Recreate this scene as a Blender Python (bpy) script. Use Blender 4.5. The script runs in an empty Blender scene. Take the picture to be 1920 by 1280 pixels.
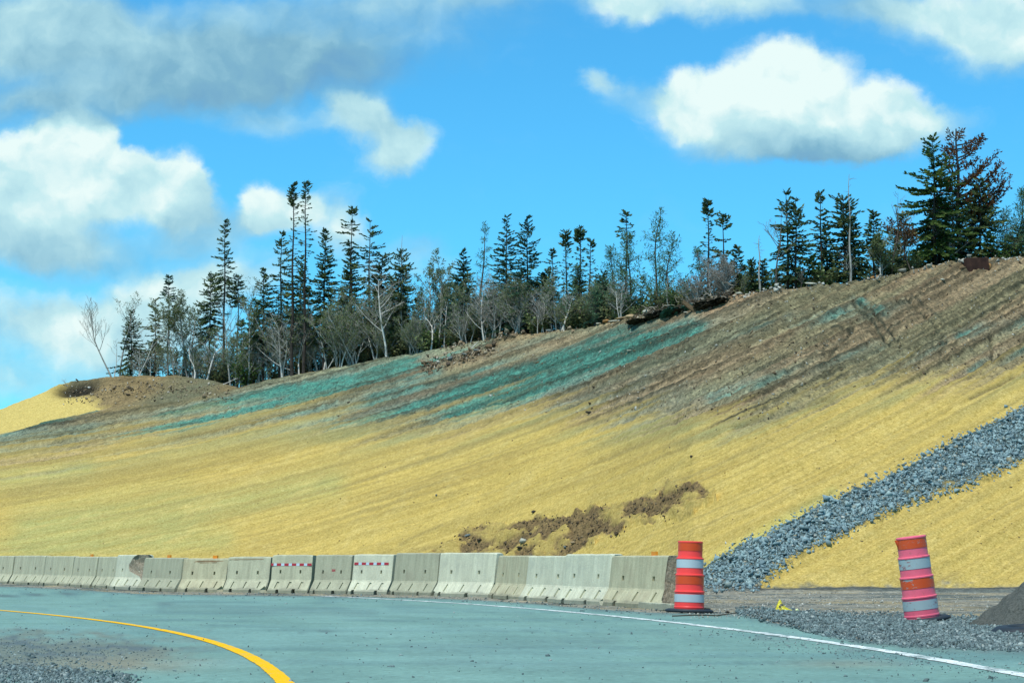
import bpy, bmesh, math, random
import numpy as np
from mathutils import Vector, Matrix, Euler
R = math.radians
PI = math.pi
scene = bpy.context.scene
COL = scene.collection
random.seed(7)
RNG = np.random.RandomState(11)

# ------------------------------------------------------------------ camera model
F = 4000.0            # focal length in pixels of a 1920 wide picture
CH = 0.8              # camera height
TH = math.atan(403.0 / F)
CT, ST = math.cos(TH), math.sin(TH)

def pix2dir(px, py):
    """photo point -> (A, E): side and height per metre of distance"""
    k = (640.0 - np.asarray(py, float)) / F
    E = (ST + k * CT) / (CT - k * ST)
    A = (np.asarray(px, float) - 960.0) / F * (CT + E * ST)
    return A, E

def dir2pix(A, E):
    dep = CT + E * ST
    return 960 + F * A / dep, 640 - F * (-ST + E * CT) / dep

def ground(px, py, z=0.0):
    A, E = pix2dir(px, py)
    Y = (z - CH) / E
    return A * Y, Y

def sstep(a, b, x):
    t = np.clip((x - a) / (b - a), 0, 1)
    return t * t * (3 - 2 * t)

# ------------------------------------------------------------------ noise
def _hash(ix, iy, seed):
    h = (ix.astype(np.int64) * 374761393 + iy.astype(np.int64) * 668265263 + seed * 974711) & 0xffffffff
    h = ((h ^ (h >> 13)) * 1274126177) & 0xffffffff
    h = h ^ (h >> 16)
    return (h & 0xffff) / 65535.0

def vnoise(x, y, seed=0):
    x = np.asarray(x, float); y = np.asarray(y, float)
    ix = np.floor(x); iy = np.floor(y)
    fx = x - ix; fy = y - iy
    fx = fx * fx * (3 - 2 * fx); fy = fy * fy * (3 - 2 * fy)
    a = _hash(ix, iy, seed); b = _hash(ix + 1, iy, seed)
    c = _hash(ix, iy + 1, seed); d = _hash(ix + 1, iy + 1, seed)
    return (a * (1 - fx) + b * fx) * (1 - fy) + (c * (1 - fx) + d * fx) * fy

def fbm(x, y, seed=0, oct=4):
    s = 0; a = 0.5; t = 0
    for i in range(oct):
        s = s + a * vnoise(x * 2 ** i + 13.7 * i, y * 2 ** i + 7.3 * i, seed + i * 17)
        t += a; a *= 0.5
    return s / t

# ------------------------------------------------------------------ tagging / mesh helpers
def tag(o, label=None, cat=None, group=None, kind=None):
    if label: o['label'] = label
    if cat: o['category'] = cat
    if group: o['group'] = group
    if kind: o['kind'] = kind
    return o

def empty(name, loc=(0, 0, 0), rz=0.0):
    o = bpy.data.objects.new(name, None); COL.objects.link(o)
    o.location = loc; o.rotation_euler = (0, 0, rz); o.empty_display_size = 0.1
    return o

def link(name, me, mat=None, parent=None):
    o = bpy.data.objects.new(name, me); COL.objects.link(o)
    if mat is not None and len(me.materials) == 0: me.materials.append(mat)
    if parent is not None: o.parent = parent
    return o

def np_mesh(name, V, Fc, tone=None, col=None, smooth=False):
    """V (n,3), Fc (m,k) one face size; tone: per-face float; col: per-vertex rgba"""
    V = np.asarray(V, np.float32); Fc = np.asarray(Fc, np.int32)
    me = bpy.data.meshes.new(name)
    me.vertices.add(len(V)); me.vertices.foreach_set('co', V.ravel())
    k = Fc.shape[1]
    me.loops.add(Fc.size); me.loops.foreach_set('vertex_index', Fc.ravel())
    me.polygons.add(len(Fc))
    me.polygons.foreach_set('loop_start', np.arange(0, Fc.size, k, dtype=np.int32))
    try: me.polygons.foreach_set('loop_total', np.full(len(Fc), k, np.int32))
    except Exception: pass
    me.update(calc_edges=True)
    if tone is not None:
        at = me.attributes.new('tone', 'FLOAT', 'FACE')
        at.data.foreach_set('value', np.asarray(tone, np.float32))
    if col is not None:
        at = me.attributes.new('col', 'FLOAT_COLOR', 'POINT')
        at.data.foreach_set('color', np.asarray(col, np.float32).ravel())
    if smooth:
        me.polygons.foreach_set('use_smooth', np.ones(len(Fc), bool))
    return me

class Tubes:
    """collects tapered tubes, kites and makes one mesh of quads"""
    def __init__(s): s.V = []; s.F = []; s.T = []; s.n = 0
    def tube(s, pts, rad, sides=4, tone=0.5):
        pts = [Vector(p) for p in pts]
        m = len(pts); base = s.n
        for i, p in enumerate(pts):
            d = (pts[min(i + 1, m - 1)] - pts[max(i - 1, 0)])
            if d.length < 1e-6: d = Vector((0, 0, 1))
            d.normalize()
            u = d.cross(Vector((0.31, 0.9, 0.13))); u.normalize(); v = d.cross(u)
            r = rad[i]
            for k in range(sides):
                a = 2 * PI * k / sides
                s.V.append(p + u * (r * math.cos(a)) + v * (r * math.sin(a)))
        s.n += m * sides
        for i in range(m - 1):
            for k in range(sides):
                a = base + i * sides + k; b = base + i * sides + (k + 1) % sides
                s.F.append((a, b, b + sides, a + sides)); s.T.append(tone)
    def kite(s, p, d, L, w, side, tone):
        q = p + d * (L * 0.45)
        s.V += [p, q + side * w, p + d * L, q - side * w]
        s.F.append((s.n, s.n + 1, s.n + 2, s.n + 3)); s.n += 4; s.T.append(tone)
    def mesh(s, name, smooth=False):
        return np_mesh(name, np.array([tuple(v) for v in s.V]), np.array(s.F), s.T, smooth=smooth)

# ------------------------------------------------------------------ node helpers
class NT:
    def __init__(s, name):
        s.m = bpy.data.materials.new(name); s.m.use_nodes = True
        s.t = s.m.node_tree; s.n = s.t.nodes; s.l = s.t.links
        s.b = s.n['Principled BSDF']
    def node(s, typ, **kw):
        x = s.n.new(typ)
        for k, v in kw.items():
            if hasattr(x, k): setattr(x, k, v)
            else: x.inputs[k.replace('_', ' ')].default_value = v
        return x
    def noise(s, scale, vec, detail=4, rough=0.6, dist=0.0):
        x = s.n.new('ShaderNodeTexNoise'); x.inputs['Scale'].default_value = scale
        x.inputs['Detail'].default_value = detail; x.inputs['Roughness'].default_value = rough
        x.inputs['Distortion'].default_value = dist
        s.l.new(vec, x.inputs['Vector']); return x.outputs['Fac']
    def coord(s, which='Object', scale=(1, 1, 1), rot=(0, 0, 0)):
        c = s.n.new('ShaderNodeTexCoord'); m = s.n.new('ShaderNodeMapping')
        m.inputs['Scale'].default_value = scale; m.inputs['Rotation'].default_value = rot
        s.l.new(c.outputs[which], m.inputs['Vector']); return m.outputs['Vector']
    def ramp(s, fac, stops, interp='LINEAR'):
        x = s.n.new('ShaderNodeValToRGB'); cr = x.color_ramp; cr.interpolation = interp
        while len(cr.elements) < len(stops): cr.elements.new(0.5)
        for e, (p, c) in zip(cr.elements, stops):
            e.position = p; e.color = (c[0], c[1], c[2], 1) if hasattr(c, '__len__') else (c, c, c, 1)
        s.l.new(fac, x.inputs['Fac']); return x.outputs['Color']
    def mix(s, fac, a, b, mode='MIX'):
        x = s.n.new('ShaderNodeMix'); x.data_type = 'RGBA'; x.blend_type = mode
        for sock, v in ((x.inputs['Factor'], fac), (x.inputs['A'] if False else x.inputs[6], a), (x.inputs[7], b)):
            if hasattr(v, 'is_output'): s.l.new(v, sock)
            elif hasattr(v, '__len__'): sock.default_value = (*v[:3], 1)
            else: sock.default_value = v
        return x.outputs[2]
    def math(s, op, a, b=0.0, c=0.0):
        x = s.n.new('ShaderNodeMath'); x.operation = op
        for i, v in enumerate((a, b, c)):
            if hasattr(v, 'is_output'): s.l.new(v, x.inputs[i])
            else: x.inputs[i].default_value = v
        return x.outputs[0]
    def attr(s, name, out='Color'):
        x = s.n.new('ShaderNodeAttribute'); x.attribute_name = name; return x.outputs[out]
    def bump(s, h, strength=0.5, dist=0.02):
        x = s.n.new('ShaderNodeBump'); x.inputs['Strength'].default_value = strength
        x.inputs['Distance'].default_value = dist
        s.l.new(h, x.inputs['Height']); s.l.new(x.outputs[0], s.b.inputs['Normal']); return x
    def out(s, color, rough=0.9, spec=0.2):
        if hasattr(color, 'is_output'): s.l.new(color, s.b.inputs['Base Color'])
        else: s.b.inputs['Base Color'].default_value = (*color[:3], 1)
        s.b.inputs['Roughness'].default_value = rough
        s.b.inputs['Specular IOR Level'].default_value = spec
        return s.m

# ------------------------------------------------------------------ camera
cam_d = bpy.data.cameras.new('camera'); cam = bpy.data.objects.new('camera', cam_d); COL.objects.link(cam)
cam.location = (0, 0, CH); cam.rotation_euler = (PI / 2 + TH, 0, 0)
cam_d.sensor_width = 36; cam_d.lens = F * 36 / 1920; cam_d.clip_end = 5000; cam_d.clip_start = 0.1
scene.camera = cam
scene.view_settings.view_transform = 'Standard'; scene.view_settings.look = 'None'
scene.view_settings.exposure = 0.0; scene.view_settings.gamma = 1
scene.render.film_transparent = False
try:
    scene.cycles.max_bounces = 6; scene.cycles.diffuse_bounces = 3; scene.cycles.glossy_bounces = 2
    scene.cycles.use_denoising = True
except Exception: pass

# ------------------------------------------------------------------ light
SUN_EL = R(63)  # the sun stands high, behind the camera and to the left
sx, sy, sz = -0.40 / math.hypot(.4, .66) * math.cos(SUN_EL), -0.66 / math.hypot(.4, .66) * math.cos(SUN_EL), math.sin(SUN_EL)
sd = bpy.data.lights.new('sun', 'SUN'); sd.energy = 4.2; sd.angle = R(0.5); sd.color = (1.0, 0.965, 0.90)
so = bpy.data.objects.new('sun', sd); COL.objects.link(so)
so.rotation_euler = Vector((sx, sy, sz)).to_track_quat('Z', 'Y').to_euler()
so.location = (-20, -20, 40)

# ------------------------------------------------------------------ sky with clouds (by direction)
W = bpy.data.worlds.new('World'); scene.world = W; W.use_nodes = True
wt = W.node_tree; wn = wt.nodes; wl = wt.links
for n_ in list(wn): wn.remove(n_)
wo = wn.new('ShaderNodeOutputWorld'); bg = wn.new('ShaderNodeBackground'); bg.inputs['Strength'].default_value = 0.1
wl.new(bg.outputs[0], wo.inputs[0])
def wm(op, a, b=0.0, c=0.0, clamp=False):
    x = wn.new('ShaderNodeMath'); x.operation = op; x.use_clamp = clamp
    for i, v in enumerate((a, b, c)):
        if hasattr(v, 'is_output'): wl.new(v, x.inputs[i])
        else: x.inputs[i].default_value = v
    return x.outputs[0]
def wv(op, a, b=(0, 0, 0), scale=None):
    x = wn.new('ShaderNodeVectorMath'); x.operation = op
    for i, v in enumerate((a, b)):
        if hasattr(v, 'is_output'): wl.new(v, x.inputs[i])
        else: x.inputs[i].default_value = v
    if scale is not None: x.inputs['Scale'].default_value = scale
    return x.outputs['Value'] if op in ('LENGTH', 'DOT_PRODUCT') else x.outputs['Vector']
def wmix(fac, a, b, mode='MIX'):
    x = wn.new('ShaderNodeMix'); x.data_type = 'RGBA'; x.blend_type = mode
    for sock, v in ((x.inputs[0], fac), (x.inputs[6], a), (x.inputs[7], b)):
        if hasattr(v, 'is_output'): wl.new(v, sock)
        elif hasattr(v, '__len__'): sock.default_value = (*v[:3], 1)
        else: sock.default_value = v
    return x.outputs[2]
def wnoise(vec, scale, detail=5, rough=0.55, col=False):
    x = wn.new('ShaderNodeTexNoise'); x.inputs['Scale'].default_value = scale
    x.inputs['Detail'].default_value = detail; x.inputs['Roughness'].default_value = rough
    wl.new(vec, x.inputs['Vector']); return x.outputs['Color' if col else 'Fac']
def wrange(v, a, b, c=0.0, d=1.0, smooth=True):
    x = wn.new('ShaderNodeMapRange'); x.interpolation_type = 'SMOOTHSTEP' if smooth else 'LINEAR'
    wl.new(v, x.inputs['Value'])
    for nme, val in (('From Min', a), ('From Max', b), ('To Min', c), ('To Max', d)): x.inputs[nme].default_value = val
    return x.outputs[0]
tc = wn.new('ShaderNodeTexCoord'); sep = wn.new('ShaderNodeSeparateXYZ'); wl.new(tc.outputs['Generated'], sep.inputs[0])
ys = wm('MAXIMUM', sep.outputs[1], 0.15)
ax = wm('DIVIDE', sep.outputs[0], ys); ez = wm('DIVIDE', sep.outputs[2], ys)
cmb = wn.new('ShaderNodeCombineXYZ'); wl.new(ax, cmb.inputs[0]); wl.new(ez, cmb.inputs[1])
P0 = cmb.outputs[0]
# billowing warp
n1 = wv('SUBTRACT', wnoise(P0, 26, 8, 0.60, True), (0.5, 0.5, 0.5))
n2 = wv('SUBTRACT', wnoise(P0, 9, 3, 0.5, True), (0.5, 0.5, 0.5))
Pw = wv('ADD', P0, wv('MULTIPLY', n1, (0.030, 0.027, 0)))
Pw = wv('ADD', Pw, wv('MULTIPLY', n2, (0.035, 0.022, 0)))
BLOBS = [ # px, py, rx, ry, weight, brightness, vertical gain
 (230,100,560,120,1.0,.40,.12),(560,120,340,95,.8,.27,.12),(840,40,240,70,.45,.45,.1),(40,50,300,90,.7,.66,.1),(620,15,330,45,.5,.62,.1),(300,185,300,60,.6,.42,0),(40,210,180,55,.7,.42,0),
 (150,270,90,70,1.3,1.0,.15),(90,335,190,90,1.3,.88,.35),(240,350,140,75,1.2,.90,.2),(325,375,66,70,1.1,.88,.2),(60,430,220,75,1.0,.62,.35),(370,440,120,55,.8,.50,.1),(130,485,260,55,.8,.50,.1),
 (500,235,130,45,.55,.66,.1),(665,215,80,55,.95,.78,.15),(750,260,80,55,.95,.78,.2),(715,300,60,40,.8,.62,.1),
 (475,400,70,60,1.1,.88,.15),(545,400,60,50,.9,.8,.1),(610,385,60,45,.4,.6,.1),(790,455,75,35,.45,.62,.1),(640,440,70,60,.6,.8,.1),
 (90,600,300,75,.62,.76,.15),(350,545,180,55,.75,.84,.1),(60,705,260,60,.42,.60,0),(140,690,480,120,.20,.68,0),(250,625,220,80,.6,.74,0),(470,500,160,50,.32,.70,0),(760,500,120,40,.25,.8,0),
 (1480,152,130,88,1.5,1.0,.10),(1320,178,95,72,1.4,.95,.15),(1430,222,230,72,1.3,.84,.42),(1680,215,105,75,1.3,.88,.3),(1610,252,170,58,1.0,.66,.45),(1440,282,220,36,.9,.36,.2),(1560,285,160,26,.6,.34,.1),(1790,220,75,40,.45,.72,0),
 (1115,158,40,34,.55,.78,.1),(1190,188,95,36,.45,.6,.1),
 (1160,8,95,40,.6,.8,.1),(1320,-5,210,50,.6,.78,.1),(1600,5,260,48,.5,.66,.1),(1880,70,150,85,.9,.82,.15),(1750,30,190,60,.55,.74,.1),(950,-10,220,40,.45,.6,0),
]
M = B = None
for (bx, by, rx, ry, w, br, kv) in BLOBS:
    a0, e0 = pix2dir(bx, by)
    q = wv('MULTIPLY', wv('SUBTRACT', Pw, (float(a0), float(e0), 0)), (F / rx / 1.22, F / ry / 1.22, 0))
    m = wrange(wv('LENGTH', q), 1.0, 0.1, 0.0, w)
    b = wv('DOT_PRODUCT', q, (-0.35 * kv, kv, 0))
    b = wm('ADD', b, br)
    if M is None: M, B = m, wm('MULTIPLY', m, b)
    else:
        B = wm('MULTIPLY_ADD', m, b, B); M = wm('ADD', M, m)
shade = wm('DIVIDE', B, wm('MAXIMUM', M, 0.02))
det = wnoise(Pw, 20, 7, 0.50)
det2 = wnoise(wv('ADD', Pw, (0.004, -0.010, 0)), 20, 7, 0.50)
soft = wnoise(P0, 7, 4, 0.5)
wsp = wnoise(wv('MULTIPLY', Pw, (1.0, 1.7, 1.0)), 46, 8, 0.62)
Fd = wm('MULTIPLY_ADD', wm('SUBTRACT', det, 0.5), 0.62, M)
Fd = wm('MULTIPLY_ADD', wm('SUBTRACT', wsp, 0.5), 0.42, Fd)
alpha = wrange(wm('DIVIDE', Fd, wrange(shade, 0.45, 0.95, 1.22, 0.62)), 0.0, 1.0)
relief = wm('MULTIPLY', wm('SUBTRACT', det, det2), 1.3)
shade = wm('ADD', shade, wrange(M, 0.0, 0.08, 0.6, 0.0))
shade = wm('ADD', shade, relief)
shade = wm('ADD', shade, wm('MULTIPLY', wm('SUBTRACT', soft, 0.5), 0.35))
shade = wm('ADD', shade, wm('MULTIPLY', wm('SUBTRACT', det, 0.5), 0.42), clamp=True)
cr = wn.new('ShaderNodeValToRGB'); wl.new(shade, cr.inputs[0]); cr = cr
els = cr.color_ramp.elements
stops = [(0.0, (.15, .37, .60)), (0.3, (.22, .47, .63)), (0.55, (.36, .64, .76)), (0.8, (.55, .83, .88)), (1.0, (.82, .98, .965))]
while len(els) < len(stops): els.new(0.5)
for e_, (p_, c_) in zip(els, stops): e_.position = p_; e_.color = (c_[0], c_[1], c_[2], 1)
cloudc = wv('SCALE', cr.outputs[0], scale=10.0)
# clear sky: Nishita, graded towards the strong blue of the photograph
nis = wn.new('ShaderNodeTexSky'); nis.sky_type = 'NISHITA'; nis.sun_disc = False
nis.sun_elevation = SUN_EL; nis.sun_rotation = math.atan2(sx, sy)
nis.air_density = 1.0; nis.dust_density = 0.3; nis.ozone_density = 2.0
gam = wn.new('ShaderNodeGamma'); gam.inputs[1].default_value = 1.0
wl.new(nis.outputs[0], gam.inputs[0])
tint = wmix(1.0, gam.outputs[0], (0.42, 1.40, 1.78), 'MULTIPLY')
# soft large-scale clouds elsewhere in the sky, beyond the modelled sector
gen = wnoise(wv('MULTIPLY', tc.outputs['Generated'], (1, 1, 2.2)), 2.6, 6, 0.6)
side = wrange(wm('ABSOLUTE', ax), 0.34, 0.5); hi = wrange(ez, 0.30, 0.42); out_ = wm('MAXIMUM', side, hi)
ga = wm('MULTIPLY', wrange(gen, 0.5, 0.66), out_)
alpha = wm('MAXIMUM', alpha, ga)
fin = wmix(alpha, tint, cloudc)
wl.new(fin, bg.inputs['Color'])
# ------------------------------------------------------------------ terrain shape
def curve_AE(pts):
    p = np.array(pts, float); A, E = pix2dir(p[:, 0], p[:, 1]); return A, E
CREST = [(-500,850),(-150,800),(0,768),(60,746),(110,722),(180,712),(230,706),(330,706),(400,716),(450,730),(560,745),(900,760),(2600,760)]
SHOULD = [(-500,900),(-200,850),(0,812),(90,787),(180,767),(300,753),(380,741),(445,723),(500,708),(560,697),(700,670),(800,653),(860,641),(950,624),
          (1100,609),(1160,596),(1200,588),(1330,562),(1400,543),(1480,534),(1560,526),(1640,516),(1720,499),(1780,484),(1850,478),(1920,478),(2100,470),(2600,440)]
cA, cE = curve_AE(CREST); sA, sE = curve_AE(SHOULD)
TOE_PX = [-600, 0, 300, 600, 900, 1100, 1300, 1430, 1920, 2600]
TOE_Y = [84, 80, 76, 71, 64, 58, 51, 48.5, 49.5, 52]
SLP = [.33, .345, .38, .41, .44, .45, .47, .48, .50, .50]
tA = (np.array(TOE_PX) - 960) / F

def col_params(A):
    Yt = np.interp(A, tA, TOE_Y); m = np.interp(A, tA, SLP)
    Es = np.interp(A, sA, sE); Ec = np.interp(A, cA, cE)
    Ys = (m * Yt + CH) / (m - Es)
    mound = sstep(-0.088, -0.128, A)          # 1 on the left, behind the first shoulder
    Yc = Ys + 11
    zs = CH + Es * Ys
    zc = zs * (1 - mound) + (CH + Ec * Yc) * mound
    return Yt, Ys, zs, Yc, zc

def inpoly(px, py, poly):
    inside = np.zeros(np.broadcast(px, py).shape, bool); n = len(poly)
    for i in range(n):
        x1, y1 = poly[i]; x2, y2 = poly[(i + 1) % n]
        c = ((y1 > py) != (y2 > py)) & (px < (x2 - x1) * (py - y1) / (y2 - y1 + 1e-9) + x1)
        inside ^= c
    return inside

def seg(px, py, x0, y0, x1, y1, w, w2=None):
    dx, dy = x1 - x0, y1 - y0; L2 = dx * dx + dy * dy
    t = np.clip(((px - x0) * dx + (py - y0) * dy) / L2, 0, 1)
    d = np.hypot(px - x0 - t * dx, py - y0 - t * dy)
    fade = 1
    return np.exp(-(d / w) ** 2)

CHUTE = [(1270,1112),(1290,1085),(1319,1066),(1407,1014),(1468,987),(1549,943),(1655,898),(1765,840),(1850,800),(1904,772),(2000,715),(2300,530),
         (2300,640),(2000,820),(1920,869),(1817,914),(1730,940),(1665,966),(1578,1008),(1507,1037),(1452,1076),(1420,1109)]
EROS = [(800,1048),(850,1010),(870,990),(985,975),(1080,960),(1180,940),(1230,925),(1260,908),(1300,912),(1345,928),(1330,945),(1270,965),(1200,985),(1130,1010),(1060,1042),(1040,1060),(800,1060)]

def streak(px):  # direction of the sprayed streaks
    return 0.13 * px + 0.000115 * px * px

def base_height(A, Y):
    Yt, Ys, zs, Yc, zc = col_params(A)
    t = (Y - Yt) / (Ys - Yt)
    z = np.where(Y < Yt, 0, zs * np.clip(t, 0, 1))
    # rounded toe
    z = z + 0.10 * np.exp(-((Y - Yt) / 0.9) ** 2) - 0.10 * np.exp(-((Y - Ys) / 0.9) ** 2)
    # behind the shoulder
    b = sstep(0, 1, np.clip((Y - Ys - 2.0) / (Yc - Ys - 2.0), 0, 1))
    zb = zs + (zc - zs) * b + np.where(Y > Yc, -0.01 * (Y - Yc), 0)
    z = np.where(Y > Ys, zb - 0.10 * np.exp(-((Y - Ys) / 0.9) ** 2), z)
    return np.maximum(z, 0)

EDGE = [(-300,1094),(0,1099),(122,1104),(250,1113),(415,1116),(577,1117),(723,1120),(812,1122),(912,1126),(1045,1136),(1124,1143),(1245,1150),(1330,1151),(1400,1153),
        (1450,1168),(1530,1183),(1600,1200),(1750,1211),(1920,1218),(2200,1232)]
ep = np.array(EDGE, float); eX, eY = ground(ep[:, 0], ep[:, 1]); eA = eX / eY

def surf(A, Y):
    """full surface: height, colour, straw factor"""
    A, Y = np.broadcast_arrays(A, Y)
    z0 = base_height(A, Y); X = A * Y
    px, py = dir2pix(A, (z0 - CH) / Y)
    Yt, Ys, zs, Yc, zc = col_params(A)
    onslope = sstep(-0.3, 0.6, Y - Yt) * sstep(0.8, -0.2, Y - Ys)
    back = sstep(0.2, 1.5, Y - Ys)
    psi = py + streak(px)
    nA = fbm(px / 420, psi / 17, 3); nB = fbm(px / 120, psi / 5.5, 5); nC = fbm(X * 1.3, Y * 1.3, 8); nD = fbm(X * 5, Y * 5, 9, 3)
    nE = fbm(px / 500, psi / 60, 12)
    Lx = [-400, 0, 130, 230, 400, 500, 640, 720, 800, 860, 930, 1000, 1080, 1150, 1250, 1350, 1420, 1500, 1600, 1750, 1850, 1920, 2300]
    Ly = [905, 858, 846, 826, 797, 784, 790, 800, 812, 800, 780, 768, 782, 790, 778, 795, 790, 762, 728, 716, 700, 682, 600]
    L = np.interp(px, Lx, Ly)
    nS = fbm(px / 650, psi / 4.6, 35, 4); nT = fbm(px / 420, psi / 10.0, 36, 3)
    d = py - L + (nT - .5) * 70 + (nS - .5) * 45 + (nA - .5) * 50 + (nB - .5) * 60 + (nD - .5) * 12
    wl = sstep(1500, 700, px); st = sstep(-34 - 26 * wl, 26 + 16 * wl, d)
    lerp = lambda a, b, t: a + (b - a) * t[..., None]
    C = lambda *c: np.array(c, float)
    # bare soil
    brown = C(.265, .200, .115); red = C(.27, .155, .088); olive = C(.205, .190, .105); greyg = C(.145, .200, .150); teal = C(.030, .180, .140); dark = C(.055, .060, .040)
    c = np.zeros(px.shape + (3,)) + brown
    c = lerp(c, olive, sstep(.42, .66, nE) * .8); c = lerp(c, red, sstep(.55, .78, nA) * .3)
    c = lerp(c, greyg, sstep(.48, .68, fbm(px / 260, psi / 24, 21)) * .65 * sstep(1600, 1000, px))
    # sprayed green dye
    bands = [(200,822,430,768,13,.8),(310,795,760,684,18,.9),(440,770,620,725,16,.5),(560,742,820,694,12,.5),(850,772,1010,716,17,.8),(900,738,1190,645,27,1.25),(1060,700,1300,618,22,.6),
             (1110,640,1230,604,9,.6),(620,800,900,765,14,.5),(250,800,1000,740,20,.35),(700,745,1150,660,16,.35),(1200,690,1430,600,20,.3),(1480,602,1700,578,12,.2),(1800,628,1990,588,12,.2),
             (1650,690,1760,640,14,.16),(1330,745,1650,650,12,.18),(1820,690,1960,640,9,.35),(-20,818,180,768,6,.7),(780,684,1000,628,8,.45),(1600,560,1680,600,7,.25)]
    t = 0
    for b in bands: t = t + seg(px, py, *b[:5]) * b[5]
    t = t * (0.45 + 1.1 * sstep(.3, .62, nA)) * (.40 + 1.15 * nB)
    t = t * (1 - .8 * sstep(-46, 0, d)); t = np.clip(t * (.30 + 1.35 * fbm(px / 60, psi / 2.6, 29, 3)) * (.45 + 1.1 * sstep(.68, .34, nT)) * (.6 + .7 * sstep(.7, .35, nS)), 0, 1.0)
    c = lerp(c, greyg, np.clip(t * 2.0, 0, 1)); c = lerp(c, teal, sstep(.18, 1.15, t) * (.72 + .5 * (nD - .5)))
    pale = np.clip(seg(px, py, 470, 716, 820, 652, 9) + seg(px, py, 820, 655, 1120, 612, 9) * .8, 0, 1)
    c = lerp(c, C(.205, .235, .15), pale * .7)
    c = lerp(c, C(.30, .22, .12), seg(px, py, 930, 640, 1180, 588, 7) * .8)
    bb = seg(px, py, 640, 782, 1000, 672, 7) * .9 + seg(px, py, 560, 745, 800, 690, 4) * .6 + seg(px, py, 1000, 672, 1200, 605, 6) * .5
    c = lerp(c, C(.13, .085, .05), np.clip(bb, 0, 1) * (.4 + .6 * nB))
    for (x0, y0, x1, y1, w, s) in [(800,720,880,700,2.5,.8),(1040,755,1180,705,2.5,.7),(1180,700,1300,650,3,.5),(1540,680,1600,618,2.2,.8),(1600,570,1640,605,2.5,1.1),(1640,605,1668,650,2.5,1.1),(1614,568,1655,602,2.5,1.1),(1655,602,1684,640,2.5,1.1),
                                   (1700,560,1760,615,2.5,.8),(1714,556,1774,608,2.5,.8),(1400,690,1560,615,2.2,.8),(1300,745,1480,668,2.2,.6),(1560,615,1600,622,2.5,.8),(1855,620,1862,680,3,.7),(1762,680,1765,630,4,.4),(1580,572,1650,570,2.5,.3)]:
        c = lerp(c, dark, np.clip(seg(px, py, x0, y0, x1, y1, w) * s * (.4 + nB), 0, 1))
    # mottled, damp clods
    c = lerp(c, dark, sstep(.54, .78, nB) * .40)
    nF = fbm(px / 40, psi / 3.2, 23, 3); c = lerp(c, dark, sstep(.60, .78, nF) * .55); c = c * (.80 + .4 * nF)[..., None]
    c = lerp(c, dark, sstep(.56, .78, nS) * .55 + sstep(.60, .80, nT) * .3); c = c * (.72 + .56 * sstep(.7, .3, nS))[..., None]
    c = c * (0.72 + .56 * nD)[..., None]
    # straw mulch
    straw = C(.470, .345, .102)
    s_ = np.zeros_like(c) + straw
    s_ = lerp(s_, C(.31, .34, .135), np.clip(seg(px, py, 60, 990, 330, 950, 45) + seg(px, py, 330, 960, 620, 905, 28) + seg(px, py, 0, 1030, 420, 1010, 22)*.8 + seg(px, py, 0, 900, 160, 880, 22) * .8, 0, 1) * (.35 + .6 * nB))
    s_ = lerp(s_, C(.43, .38, .12), seg(px, py, 1330, 1060, 1560, 925, 13) * .9)
    s_ = lerp(s_, C(.36, .255, .075), sstep(.52, .74, nA) * .62 * sstep(1040, 860, py))
    s_ = lerp(s_, C(.42, .30, .08), sstep(.50, .74, nB) * .42)
    s_ = lerp(s_, C(.53, .41, .15), sstep(.56, .8, nC) * .35)
    for (x0, y0, x1, y1, w, s) in [(1380,800,1560,745,9,.85),(1560,745,1640,700,7,.5),(1250,835,1420,800,9,.3),(1820,745,1900,705,3.5,.8),(1900,705,1990,690,5,.5),(640,850,760,790,6,.35),(1000,800,1250,735,6,.35),
                                   (600,900,800,850,8,.18),(1480,960,1560,925,6,.25),(20,930,300,860,8,.2),(1690,1100,1790,1078,12,.3),(720,1040,840,1020,8,.35),(750,1020,830,985,3,.4)]:
        s_ = lerp(s_, C(.17, .14, .07), np.clip(seg(px, py, x0, y0, x1, y1, w) * s * (.35 + 1.1 * nB), 0, 1))
    nG = fbm(px / 70, psi / 2.6, 27, 3); nH = fbm(px / 700, psi / 42, 28, 3)
    s_ = lerp(s_, C(.33, .25, .09), sstep(.60, .80, nG) * .42); s_ = lerp(s_, C(.36, .28, .09), sstep(.52, .72, nH) * .30 * sstep(1060, 900, py))
    s_ = lerp(s_, C(.56, .44, .16), sstep(.40, .22, nG) * .3)
    s_ = lerp(s_, C(.20, .235, .12), np.exp(-((py - L - 18) / 34) ** 2) * sstep(.42, .66, nA) * .55)
    s_ = lerp(s_, C(.31, .24, .09), (sstep(.56, .76, nS) * .38 + sstep(.56, .76, nT) * .32) * sstep(1075, 900, py)); s_ = s_ * (.93 + .12 * sstep(.6, .35, nS))[..., None]
    # slump of bare earth above the barriers
    jx = px + (fbm(px / 30, py / 30, 31) - .5) * 50; jy = py + (fbm(px / 24, py / 24, 32) - .5) * 30
    er = inpoly(jx, jy, EROS).astype(float)
    ridge = np.abs(fbm(px / 42, (psi) / 13, 41) - .5) * 2
    er_d = er * sstep(.36, .58, fbm(px / 34, psi / 14, 44) + .10 * (seg(px, py, 1040, 1050, 1180, 960, 18) + seg(px, py, 890, 1010, 1010, 985, 16) + seg(px, py, 1240, 930, 1320, 930, 16)))
    s_ = lerp(s_, C(.34, .255, .085), er * .7); s_ = lerp(s_, C(.165, .112, .060), er_d * .85)
    c = lerp(c, s_, st)
    sf = st * (1 - er_d)
    # stone chute bed
    ch = inpoly(px + (nC - .5) * 22, py + (nD - .5) * 16, CHUTE).astype(float)
    gp = np.clip(seg(px, py, 1690, 925, 1860, 888, 9) + seg(px, py, 1480, 1055, 1560, 1018, 5), 0, 1) * sstep(.42, .58, nC)
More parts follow.
